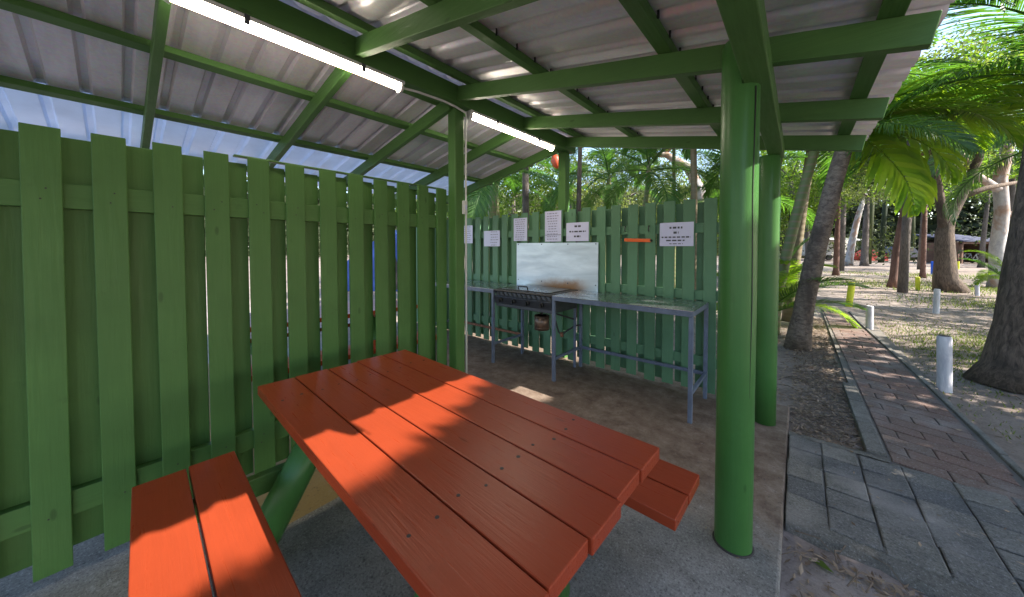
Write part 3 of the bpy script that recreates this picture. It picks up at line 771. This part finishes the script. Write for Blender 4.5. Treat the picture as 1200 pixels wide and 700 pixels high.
def palm(base, lean, h, r, label, group, trunk_m, fronds=None, nf=13, scale=1.0, name='palm_tree', meshes=None, seed=None, bulge=.0, elev=(70, -25)):
    base = V(base); t = thing(name, base, label, 'palm', group)
    rnd = random.Random(seed if seed is not None else int(base.x*97+base.y*31))
    top = base+V((lean[0], lean[1], h)); n = 12; pts = []
    for i in range(n+1):
        u = i/n; pts.append(base+V((lean[0]*u**1.3, lean[1]*u**1.3, h*u)))
    mb = MB(); mb.tube(pts, [r*(1.0+.30*max(0, 1-u*6)-.22*u) for u in [i/n for i in range(n+1)]], 14, True, True, .04); mb.build('trunk', trunk_m, t)
    cs = MB(); cs.tube([top-V((0, 0, .12)), top+V((0, 0, .25)), top+V((0, 0, .55))], [r*.95, r*.75, r*.25], 12); cs.build('crownshaft', RINGED, t)
    if fronds is None:
        fronds = []
        for i in range(nf):
            u = i/max(1, nf-1); fronds.append((i*137.5+rnd.uniform(-15, 15), elev[0]+(elev[1]-elev[0])*u+rnd.uniform(-8, 8), rnd.choice(meshes or FR), rnd.uniform(.85, 1.1)*scale))
    for az, el, me, sc in fronds:
        o = bpy.data.objects.new('frond', me); col.objects.link(o); o.parent = t; o.location = top-base+V((0, 0, .35-.2*(1-(el+30)/100)))
        o.rotation_euler = Euler((rnd.uniform(-.25, .25), -R(el), R(az)), 'XYZ'); o.scale = (sc, sc, sc)
    return t
def azpx(dx, dz=0):  # azimuth (deg) of a direction given as (camera right, camera forward)
    d = RT*dx+FW0*dz; return math.degrees(math.atan2(d.y, d.x))

# palm beside the path: dark rough leaning trunk, crown behind the roof edge
b0 = ground_at(937, 4.77, -.05)
palm(b0, RT.to_2d()*.64, 3.05, .125, 'dark rough palm trunk leaning right beside the brick path', None, BARK_PALM, seed=3,
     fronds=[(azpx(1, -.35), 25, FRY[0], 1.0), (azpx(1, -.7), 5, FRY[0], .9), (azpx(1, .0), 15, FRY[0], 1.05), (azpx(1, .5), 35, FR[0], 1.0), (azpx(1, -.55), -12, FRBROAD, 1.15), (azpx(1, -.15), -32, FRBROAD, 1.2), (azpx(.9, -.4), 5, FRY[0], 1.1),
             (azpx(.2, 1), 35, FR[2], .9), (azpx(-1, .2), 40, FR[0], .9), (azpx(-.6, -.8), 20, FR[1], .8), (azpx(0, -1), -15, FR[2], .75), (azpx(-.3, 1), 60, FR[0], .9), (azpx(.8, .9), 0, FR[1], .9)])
# clump of ringed green palms behind the back right post
GP = 'slender ringed palms behind the shelter'
palm(ground_at(906, 5.6, -.05), RT.to_2d()*.95, 4.1, .085, 'leaning ringed green palm just right of the shelter post', GP, RINGED, nf=10, seed=5)
palm(ground_at(888, 5.9, -.05), RT.to_2d()*.42, 3.6, .075, 'upright ringed green palm close to the shelter post', GP, RINGED, nf=10, seed=6)
palm(ground_at(926, 6.6, -.05), RT.to_2d()*.55, 4.6, .095, 'brown leaning palm half hidden by the dark rough trunk', GP, RINGED_BR, nf=10, seed=8)
# palms out of frame on the right whose fronds reach in over the path
palm(ground_at(1330, 3.9, -.05), RT.to_2d()*-.1, 3.0, .11, 'palm standing just outside the right edge with long dark fronds', None, RINGED_BR,
     fronds=[(azpx(-1, .25), 20, FR[1], 1.25), (azpx(-1, .05), 40, FR[0], 1.35), (azpx(-1, .5), 5, FR[0], 1.2), (azpx(-1, -.2), 25, FR[2], 1.2), (azpx(-1, .8), 28, FR[1], 1.2),
             (azpx(0, 1), 30, FR[1], 1.2), (azpx(1, .3), 30, FR[0], 1.2), (azpx(.3, -1), 45, FR[0], 1.0)], seed=9)
palm(ground_at(1235, 7.2, -.05), RT.to_2d()*-.2, 3.6, .12, 'taller palm behind the big trunk at the right edge', None, RINGED_BR, nf=16, scale=1.15, seed=12)
# low young palms
YP = 'low seedling palms on the ground'
for px, dp, lb, sc in ((912, 6.3, 'low bright seedling palm left of the dark leaning trunk', .75), (899, 5.4, 'seedling palm against the foot of the shelter post', .65), (1180, 6.3, 'small seedling palm behind the big trunk at right', .4)):
    palm(ground_at(px, dp, -.05), (0, 0), .12 if sc > .5 else .55, .03, lb, YP, RINGED, nf=9, scale=sc, name='seedling_palm', meshes=FRY+[FR[2]], seed=px, elev=(75, 15))
# palms beyond the back fence
BP = 'palms beyond the back fence'
for px, dp, h, r, ln, lb, tm in (
    (568, 7.6, 3.1, .12, .25, 'green leaning palm beyond the fence, nearest the square post', RINGED),
    (588, 10.5, 3.3, .10, -.2, 'palm behind the leaning green one at the fence left end', RINGED),
    (617, 8.2, 5.2, .095, -.05, 'grey straight palm trunk rising left of the back post', BARK_GREY),
    (676, 7.0, 4.6, .055, .08, 'thin dark palm stem right of the back post', BARK_DARK),
    (706, 11, 3.5, .09, .2, 'palm with low fronds above the fence middle', RINGED),
    (745, 8.2, 3.2, .07, .3, 'palm arching its fronds under the roof edge', RINGED),
    (790, 9.0, 4.8, .055, -.05, 'slender green stem palm left of the ringed one', RINGED),
    (815, 7.2, 4.6, .075, -.1, 'ringed yellow brown palm trunk near the round post', RINGED_BR),
    (850, 8.0, 2.6, .10, .1, 'palm half hidden behind the round post', RINGED_BR),
    (655, 12.5, 3.6, .1, .1, 'farther palm behind the back post', RINGED)):
    palm(ground_at(px, dp, -.05), RT.to_2d()*ln, h, r, lb, BP, tm, nf=11, seed=px)
# orange thing hanging behind the back post
c = V((-3.30, 5.05, 2.96)); t = thing('hanging_float', c, 'orange rounded float hanging among palms behind the back post', 'float')
mb = MB(); mb.tube([c+V((0, 0, .13)), c+V((.0, 0, .10)), c+V((.01, 0, .02)), c+V((.03, 0, -.08)), c+V((.05, 0, -.13))], [.015, .06, .085, .055, .01], 16); mb.build('float_shell', plain('faded red orange plastic', (.42, .055, .01), .5), t)
mb = MB(); mb.tube([c+V((0, 0, .12)), c+V((0, .0, .9))], .006, 6); mb.build('cord', HUTDARK, t)

# --- big trunk on the right
rx = RT
def along(dx, z, df=0): return (RT.x*dx+FW0.x*df, RT.y*dx+FW0.y*df, z)
bb = ground_at(1204, 3.45, -.08)
tree('big_tree', bb, 'big dark rough trunk filling the right edge of the view', 'tree', None,
     [along(-.05, 0), along(0, .25), along(.04, .7), along(.09, 1.2), along(.16, 1.9), along(.26, 2.8), along(.35, 4.2), along(.3, 6)], [.36, .265, .225, .205, .19, .175, .16, .12], BARK_DARK,
     [(along(1.9, 7.4, 1.8), (2.4, 2.4, 1.2), 90, 70, .13, .45)], L_GUM)
# --- forked gum
bb = ground_at(1108, 11.0, -.06)
tree('forked_tree', bb, 'forked gum with a dark flared foot and two pale limbs', 'tree', 'trees in the park',
     [along(.22, 0), along(.03, .45), along(-.02, 1.0), along(-.05, 1.6), along(-.06, 2.0), along(.02, 2.35), along(.10, 2.6)], [.42, .29, .245, .22, .20, .165, .11], BARK_DARK,
     [(along(1.5, 6.6), (2.4, 2.4, 1.4), 70, 60, .13, .45), (along(-1.0, 6.3), (2.0, 2.0, 1.3), 60, 60, .13, .45)], L_GUM,
     [([along(-.06, 1.75), along(.10, 2.4), along(.55, 3.4), along(1.0, 4.5), along(1.05, 5.6)], [.17, .145, .13, .115, .08]),
      ([along(-.03, 1.7), along(-.15, 2.7), along(-.35, 3.7), along(-.75, 4.9), along(-1.0, 5.8)], [.15, .125, .105, .09, .07]),
      ([along(.5, 3.2), along(1.3, 3.5), along(2.4, 3.7)], [.10, .08, .05])])
bb = ground_at(1170, 12.0, -.06)
tree('pale_gum', bb, 'stout pale gum trunk with orange patches beside the big dark trunk', 'tree', 'trees in the park',
     [along(0, 0), along(-.02, .5), along(-.05, 1.5), along(.08, 2.8), along(-.05, 4.0), along(.25, 5.4), along(.5, 6.8)], [.26, .20, .185, .18, .165, .145, .11], BARK_PALE,
     [(along(.8, 7.6), (2.8, 2.6, 1.4), 80, 60, .13, .45)], L_GUM, [([along(-.05, 3.6), along(-1.0, 4.2), along(-2.0, 5.6)], [.14, .10, .06]), ([along(0, 2.6), along(1.2, 3.0), along(2.6, 3.1)], [.10, .08, .05])])
for px, dp, h, r, ln, tm, lm, lb in (
    (1046, 12.2, 4.6, .16, .55, BARK_RED, L_GUM, 'reddish curved trunk in front of the dark flared one'),
    (1054, 13.6, 4.4, .30, .35, BARK_DARK, L_DARK, 'dark flared trunk close behind the reddish curved one'),
    (1082, 16.0, 4.2, .14, .0, BARK_RED, L_BUSH, 'slim straight reddish trunk left of the blue bollard'),
    (980, 17.2, 4.6, .16, .05, BARK_RED, L_GUM, 'thin brown trunk just right of the leaning palm'),
    (1013, 26, 5.5, .30, .1, BARK_GREY, L_GUM, 'grey trunk far back, right of the white leaning one'),
    (994, 27, 6.0, .32, 1.0, BARK_PALE, L_GUM, 'white leaning gum trunk far back in the park'),
    (948, 23, 5.5, .2, -.4, BARK_GREY, L_DARK, 'far grey tree behind the leaning palm trunk'),
    (1150, 24, 5.5, .22, .3, BARK_GREY, L_DARK, 'tree standing in front of the hut roof end')):
    r *= cosp(px); bb = ground_at(px, dp, -.06)
    tree('park_tree', bb, lb, 'tree', 'trees in the park', [along(0, 0), along(ln*.1, h*.08), along(ln*.25, h*.3), along(ln*.7, h*.65), along(ln*1.3, h)], [r*1.5, r*1.1, r, r*.85, r*.6], tm,
         [(along(ln*1.5+random.uniform(-.4, .4), h+.9), (2.6, 2.6, 1.5), 70, 55, .16, .5)], lm)
# bent blue white trunk beyond the fence
bb = ground_at(822, 11.5, -.06)
tree('bent_gum', bb, 'smooth bluish white trunk bending left beyond the back fence', 'tree', 'trees beyond the back fence',
     [along(.05, 0), along(.08, 1.5), along(.06, 2.6), along(-.10, 3.5), along(-.50, 4.3), along(-1.3, 4.75), along(-2.1, 4.7)], [.26, .23, .20, .18, .15, .10, .06], BARK_PALE,
     [(along(-1.0, 6.2), (2.2, 2.2, 1.3), 70, 60, .12, .4)], L_BUSH)
# leafy trees beyond the back fence
TB = 'trees beyond the back fence'
for px, dp, zc, rad, lm, nc, lb in (
    (530, 13, 3.6, (2.6, 2.6, 2.6), L_BUSH, 120, 'fresh green bushy tree behind the square post'),
    (600, 15, 3.8, (2.8, 2.8, 2.8), L_BUSH, 130, 'bright bushy tree left of the back post'),
    (668, 17, 4.2, (3.0, 3.0, 2.8), L_GUM, 120, 'grey green tree right of the back post'),
    (735, 19, 4.4, (3.2, 3.2, 3.0), L_GUM, 120, 'loose grey green tree with sky showing through, mid fence'),
    (800, 21, 5.0, (3.2, 3.2, 3.0), L_GUM, 120, 'grey green tree behind the bent white trunk'),
    (870, 17, 4.2, (2.8, 2.8, 2.8), L_BUSH, 120, 'green bushy tree behind the shelter posts'),
    (925, 15, 4.6, (2.2, 2.2, 2.2), L_BUSH, 90, 'green bushy tree behind the leaning palms'),
    (985, 21, 6.8, (3.0, 3.0, 2.2), L_GUM, 110, 'tall leafy tree above the far path'),
    (1080, 22, 7.5, (3.4, 3.4, 2.2), L_BUSH, 120, 'high leafy crown over the park centre'),
    (1180, 19, 7.0, (3.4, 3.4, 2.2), L_BUSH, 120, 'high leafy crown above the pale gum')):
    bb = ground_at(px, dp, -.06)
    tree('leafy_tree', bb, lb, 'tree', TB, [(0, 0, 0), (.05, .02, zc*.4), (.1, .0, zc*.75), (0, .1, zc)], [.2, .15, .12, .07], BARK_GREY, [((0, 0, zc), rad, int(nc*1.35), 75, .15, .55)], lm, nl=9)
for px, dp, zc, rad, lm, nc, lb in (
    (1075, 10.5, 6.3, (2.6, 2.6, 1.5), L_GUM, 110, 'slim tree whose leafy crown hangs over the far end of the brick path'),
    (1185, 9.0, 6.0, (2.6, 2.4, 1.6), L_BUSH, 110, 'leafy tree rising behind the big dark trunk')):
    bb = ground_at(px, dp, -.06)+RT*(-.45 if px < 1100 else 1.6)
    tree('leafy_tree', bb, lb, 'tree', 'trees in the park', [(0, 0, 0), (.05, .02, zc*.4), (.1, .0, zc*.75), (0, .1, zc)], [.12, .10, .09, .06], BARK_GREY, [((RT.x*(.9 if px < 1100 else -1.3), RT.y*(.9 if px < 1100 else -1.3), zc), rad, nc, 70, .12, .5)], lm, nl=8)
for x, y, lb in ((9, 12, 'broad shade tree outside the right edge, nearest the big trunk'), (13, 17, 'broad shade tree outside the right edge, middle one'), (17, 24, 'broad shade tree outside the right edge, farther back'), (12, 25.5, 'tall crown over the far lawn right of the hut'), (9.5, 15.5, 'shade tree outside the right edge, between the nearest and middle ones')):
    tree('park_tree', (x, y, -.06), lb, 'tree', 'trees in the park', [(0, 0, 0), (.1, 0, 1.5), (.05, .1, 3.2), (0, .1, 5.2)], [.28, .2, .16, .1], BARK_GREY, [((0, 0, 6.0), (3.2, 3.2, 1.6), 70, 60, .18, .6)], L_GUM)
# unseen trees added right of the shelter; crowns shaped to leave one sun band
ST = 'unseen trees shaped to block sun beside the shelter'
for i, (x, y, lb) in enumerate(((5.0, -1.2, 'unseen dense round tree shaped to block sun, behind the camera'), (5.0, 1.7, 'unseen dense tree shaped to block sun, beside the path behind the camera'), (5.0, 4.6, 'unseen dense tree shaped to block sun, beyond the apron'), (5.1, 7.2, 'unseen thinner tree shaped to block sun, farther along the path'))):
    t = thing('sun_blocking_tree', (x, y, -.05), lb, 'tree', ST)
    mb = MB(); mb.tube([(x, y, -.05), (x, y+.05, 1), (x+.05, y, 2.2), (x, y, 3.8)], [.2, .15, .13, .08], 12); mb.build('trunk', BARK_GREY, t)
    lv = MB(); cnt = 0; goal = 15000 if i < 3 else 6000
    def edge(q):   # how far the crown reaches towards the shelter, along the sun's slope
        ys_ = q.y-.341*q.z; K = [(-3, -1.78), (.1, -1.80), (.5, -1.83), (.98, -2.02), (1.12, -2.02), (1.25, -1.88), (1.5, -1.88), (1.6, -2.12), (2.1, -2.0), (2.65, -1.74), (2.95, -1.72), (3.2, -2.1), (6, -2.0)]
        v = K[-1][1]
        for (y0, s0), (y1, s1) in zip(K, K[1:]):
            if y0 <= ys_ <= y1: v = s0+(s1-s0)*(ys_-y0)/(y1-y0); break
        return v+.018*math.sin(ys_*9)+.012*math.sin(ys_*23), ys_
    while cnt < goal:
        q = rv(); p = V((x+.35+q.x*1.5, y+q.y*1.9, 4.15+q.z*2.35))
        e_, ys_ = edge(p); s_ = p.x-1.118*p.z
        if s_ < e_+.20: continue          # crown cut along the sun's slope to shape the light band
        if s_ > 0.2 and random.random() < .5: continue
        cnt += 1
        if .1 < s_ < 1.25 and (4.66 < ys_ < 4.84 or 5.72 < ys_ < 5.86 or 6.9 < ys_ < 7.2): continue  # gaps left in the crown for sun streaks on the path
        leaf(lv, p, random.uniform(.12, .24), .55, .2)
    k_ = 0
    while k_ < (15000 if i < 3 else 2500):   # extra small leaves that close the cut face against the sun
        z_ = random.uniform(2.6, 6.3); y_ = y+random.uniform(-1.9, 1.9); e_, ys_ = edge(V((0, y_, z_)))
        p = V((e_+.05+random.uniform(0, .5)+1.118*z_, y_, z_)); k_ += 1
        if p.x < 3.2 or p.x > 6.2: continue
        leaf(lv, p, random.uniform(.08, .15), .65, .1)
    lv.build('crown', L_DARK, t)

# far woodland: one mass that closes the view
wl = MB()
for _ in range(620):
    a = random.uniform(-1.15, 1.25); d = random.uniform(44, 72)
    c = FW0*(d*math.cos(a))+RT*(d*math.sin(a)); hgt = 12*random.random()**1.25+.3
    for _k in range(130):
        leaf(wl, V((c.x, c.y, hgt))+V((random.gauss(0, 1.5), random.gauss(0, 1.5), random.gauss(0, .8))), random.uniform(.16, .45), .45, .2)
for _ in range(50000):
    a = random.uniform(-1.2, 1.3); d = random.uniform(72, 78); c = FW0*(d*math.cos(a))+RT*(d*math.sin(a))
    leaf(wl, V((c.x, c.y, 13*random.random()**1.4)), random.uniform(.8, 1.7), .6, .1)
for _ in range(60):
    a = random.uniform(-1.15, 1.25); d = random.uniform(40, 60); c = FW0*(d*math.cos(a))+RT*(d*math.sin(a))
    wl.tube([(c.x, c.y, -.1), (c.x+random.uniform(-.3, .3), c.y, 9)], [.25, .15], 6)
struct(wl.build('far_woodland', L_FAR), 'stuff')

# ------------------------------------------------------------------ far camp
hc = ground_at(1137, 31, 0)
hut = thing('park_hut', hc, 'low brown open fronted hut with a blue roof far back', 'hut')
def lp(dx, df, z): return hc+RT*dx+FW0*df+V((0, 0, z))
def lbox(mb, x0, x1, f0, f1, z0, z1): mb.obox(lp((x0+x1)/2, (f0+f1)/2, (z0+z1)/2), RT*(x1-x0)/2, FW0*(f1-f0)/2, (0, 0, (z1-z0)/2))
mb = MB(); mb.obox(lp(0, .8, 2.35), RT*2.1, V(FW0)*1.9+V((0, 0, .35)), (0, 0, .06)); mb.build('roof', HUTBLUE, hut)
mb = MB(); lbox(mb, -1.95, 1.95, -.95, -.85, 1.75, 1.97); mb.build('fascia', HUTBROWN, hut)
for x in (-1.85, .0, 1.65):
    mb = MB(); lbox(mb, x-.07, x+.07, -.85, -.71, 0, 1.75); mb.build('post', HUTBROWN, hut)
mb = MB(); lbox(mb, -1.9, 1.9, 2.2, 2.3, 0, 2.2); mb.build('back_wall', HUTDARK, hut)
for x in (-1.9, 1.8):
    mb = MB(); lbox(mb, x, x+.1, -.6, 2.2, 0, 1.9); mb.build('side_wall', HUTBROWN, hut)
mb = MB(); lbox(mb, -1.8, 1.75, 1.5, 2.19, 1.3, 1.34); mb.build('shelf', HUTBROWN, hut)
def bike(dx, df, label):
    c = lp(dx, df, .33); t = thing('bicycle', c-V((0, 0, .33)), label, 'bicycle', 'bicycles parked in the hut')
    for s_ in (-.5, .5):
        q = c+RT*s_; mb = MB(); mb.tube([q+RT*(.32*math.cos(a))+V((0, 0, .32*math.sin(a))) for a in [2*math.pi*k/16 for k in range(17)]], .025, 6, False); mb.build('wheel', BLACK, t)
    mb = MB(); a, b_, d, e = c-RT*.5, c+RT*.5, c+V((0, 0, .0))-RT*.05, c-RT*.18+V((0, 0, .5))
    for pq in ((a, d), (d, e), (e, c+RT*.36+V((0, 0, .5))), (c+RT*.36+V((0, 0, .55)), b_), (d, c+RT*.36+V((0, 0, .45))), (a, e)): mb.tube(pq, .03, 6)
    mb.build('frame', WHITECAR, t); mb = MB(); mb.bar(e-RT*.12+V((0, 0, .1)), e+RT*.12+V((0, 0, .1)), .1, .05); mb.build('saddle', BLACK, t)
    mb = MB(); mb.tube([c+RT*.34+FW0*-.25+V((0, 0, .72)), c+RT*.36+V((0, 0, .62)), c+RT*.34+FW0*.25+V((0, 0, .72))], .025, 6); mb.build('handlebar', BLACK, t)
bike(-.75, .4, 'pale bicycle in the hut, nearest its left post'); bike(.35, .5, 'pale bicycle in the middle of the hut'); bike(1.0, .2, 'pale bicycle in the hut, nearest its right post')
# caravan, red tent, dark car
hc = ground_at(972, 38, 0)
cv = thing('caravan', hc, 'cream caravan far back between the trunks', 'caravan')
mb = MB(); lbox(mb, -2.2, 2.2, 0, 2.1, .45, 2.5); bd = mb.build('body', CREAM, cv, bevel=.2)
for x in (-1.4, .9):
    mb = MB(); lbox(mb, x-.5, x+.5, -.03, -.005, 1.3, 1.9); mb.build('window', GLASSD, bd)
mb = MB(); lbox(mb, -.4, .2, -.03, -.005, .6, 2.1); mb.build('door', WHITECAR, bd)
for x in (-.7, .0):
    mb = MB(); q = lp(x, .1, .34); mb.tube([q-FW0*.1, q+FW0*.1], .34, 16); mb.build('wheel', BLACK, cv)
mb = MB(); mb.obox(lp(.2, -1.2, 2.35), RT*1.8, FW0*1.2+V((0, 0, .15)), (0, 0, .02)); mb.build('awning', CREAM, cv)
for x in (-1.5, 1.9):
    mb = MB(); mb.tube([lp(x, -2.3, 0), lp(x, -2.3, 2.2)], .025, 6); mb.build('awning_pole', WHITECAR, cv)
def tent(px, dp, wd, dd, hh, m, label, group=None):
    global hc
    hc = ground_at(px, dp, -.03); t = thing('tent', hc, label, 'tent', group); mb = MB()
    A = [lp(-wd, 0, 0), lp(wd, 0, 0), lp(wd, dd, 0), lp(-wd, dd, 0), lp(-wd*.95, 0, hh*.45), lp(wd*.95, 0, hh*.45), lp(wd*.95, dd, hh*.45), lp(-wd*.95, dd, hh*.45), lp(0, -.05, hh), lp(0, dd+.05, hh)]
    mb.add(A, [(0, 1, 5, 8, 4), (2, 3, 7, 9, 6), (1, 2, 6, 5), (3, 0, 4, 7), (5, 6, 9, 8), (7, 4, 8, 9)]); b_ = mb.build('canopy', m, t, bevel=.05)
    mb = MB(); mb.add([lp(-.3*wd, -.01, .05), lp(.3*wd, -.01, .05), lp(0, -.045, hh*.8)], [(0, 1, 2)]); mb.build('doorway', HUTDARK, b_)
tent(1030, 36, 1.1, 2.0, 1.2, REDCLOTH, 'red tent far back beside the grey trunk')
hc = ground_at(1064, 37, 0)
pc = thing('parked_car', hc, 'dark parked car far back, left of the hut', 'car')
mb = MB(); prof = [(-2.1, .3), (2.1, .3), (2.1, .8), (1.9, .95), (1.2, 1.0), (.6, 1.5), (-1.2, 1.52), (-1.9, 1.0), (-2.1, .85)]
vs = [lp(x, 0, z) for x, z in prof]+[lp(x, 1.7, z) for x, z in prof]; n = len(prof)
mb.add(vs, [tuple(range(n)), tuple(range(n, 2*n))[::-1]]+[(k, n+k, n+(k+1) % n, (k+1) % n) for k in range(n)]); bd = mb.build('body', plain('dark blue paint', (.03, .035, .06), .3), pc, bevel=.08)
for x0, x1 in ((-1.1, -.2), (-.1, .6)):
    mb = MB(); lbox(mb, x0, x1, -.02, -.004, 1.02, 1.4); mb.build('window', GLASSD, bd)
for x in (-1.35, 1.35):
    mb = MB(); q = lp(x, .02, .32); mb.tube([q-FW0*.05, q+FW0*.18], .32, 18); mb.build('wheel', BLACK, pc)
# blue tent behind the left fence
tent(458, 11.0, 1.7, 2.6, 2.1, BLUECLOTH, 'blue fabric tent behind the left fence, glimpsed between its boards')

# ------------------------------------------------------------------ ground litter and grass
lt = MB()
def litter(n, fx, size=(.02, .055), ht=.012):
    for _ in range(n):
        x, y, z = fx()
        a = random.uniform(0, 6.28); L = random.uniform(*size); wdt = L*random.uniform(.18, .42)
        d = V((math.cos(a), math.sin(a), random.uniform(-.35, .35)))*L; q = V((-math.sin(a), math.cos(a), random.uniform(-.5, .5)))*wdt*.5
        p = V((x, y, z+random.uniform(.003, ht)+abs(d.z)*.5))
        lt.add([p-d*.5, p+q, p+d*.5+V((0, 0, random.uniform(-.3, .5)*wdt)), p-q], [(0, 1, 2, 3)])
U = random.uniform
litter(8500, lambda: ((lambda y: (U(-.03, .40)+.0*y, y, -.045))(U(3.45, 9.5))), (.015, .052), .03)
litter(1500, lambda: (U(-.9, .05), U(3.85, 8.5), -.045), (.03, .07), .03)
litter(1500, lambda: (U(-.03, 1.4), U(.9, 2.24), -.073), (.012, .055))
litter(160, lambda: (random.gauss(.75, .3), 2.16+random.gauss(0, .05), -.07), (.03, .075), .02)
litter(150, lambda: (random.gauss(.6, .3), 2.20+random.gauss(0, .03), -.07), (.02, .06), .02)
litter(5000, lambda: (U(1.18, 4.5), U(2.6, 13), -.04), (.02, .06), .02)
litter(90, lambda: (U(.45, 1.1), U(3.4, 9), .004), (.02, .05), .006)
litter(60, lambda: (U(0, 1.6), U(2.45, 3.35), .008), (.015, .04), .004)
litter(60, lambda: (U(-2.3, -.1), U(-.2, 3.6), .001), (.01, .03), .003)
litter(3500, lambda: (U(1.3, 12), U(10, 30), -.03), (.04, .12), .03)
struct(lt.build('leaf_litter', L_DEAD), 'stuff')
tw = MB()
for _ in range(420):
    x, y = (U(-.02, .38), U(3.45, 8)) if _ < 260 else ((U(.02, 1.2), U(1.2, 2.3)) if _ < 300 else (U(1.2, 4), U(3.5, 12)))
    a = U(0, 6.28); L = U(.06, .22); tw.tube([(x, y, -.032), (x+math.cos(a)*L*.5, y+math.sin(a)*L*.5, -.02+U(0, .012)), (x+math.cos(a+.3)*L, y+math.sin(a+.3)*L, -.032)], U(.0015, .0035), 5)
struct(tw.build('fallen_twigs', L_TWIG), 'stuff')
gm = MB()
def turf(n, cx, cy, rx_, ry_, hmax):
    for _ in range(n):
        x, y = random.gauss(cx, rx_), random.gauss(cy, ry_)
        if x < path_x(min(max(y, 3.4), 10.4))[1]+.1 and y < 10.8: continue
        a = U(0, 6.28); h = U(.3, 1)*hmax; q = V((math.cos(a), math.sin(a), 0))*.004*(1+hmax*14); p = V((x, y, ghz(x, y)))
        gm.add([p-q, p+q, p+V((U(-.6, .6)*h, U(-.6, .6)*h, h))], [(0, 1, 2)])
for args in ((3200, 2.3, 8.6, .7, 1.0, .06), (2000, 3.3, 8.0, .8, .8, .05), (1300, 1.6, 7.0, .35, .8, .05), (3500, 4.6, 14.5, 1.3, .9, .09), (3500, 3.4, 20, 2.2, 1.2, .12), (3500, 7.5, 19, 1.5, 1.2, .12), (2500, 6, 27, 3, 1.2, .15), (350, 1.55, 4.6, .3, .4, .04), (260, 1.14, 5.5, .02, 1.6, .03)): turf(*args)
struct(gm.build('grass', L_GRASS), 'stuff')
for p_, lb in (((.06, 2.16, -.066), 'single green fallen leaf beside the concrete slab'),):
    p_ = V(p_); mb = MB(); mb.add([p_, p_+V((.05, .01, .012)), p_+V((.09, -.03, .004)), p_+V((.05, -.03, .008))], [(0, 1, 2, 3)], True)
    tag(mb.build('fallen_leaf', L_BUSH, origin=p_), lb, 'leaf')

for o in bpy.data.objects:
    if '_o' in o.keys(): del o['_o']
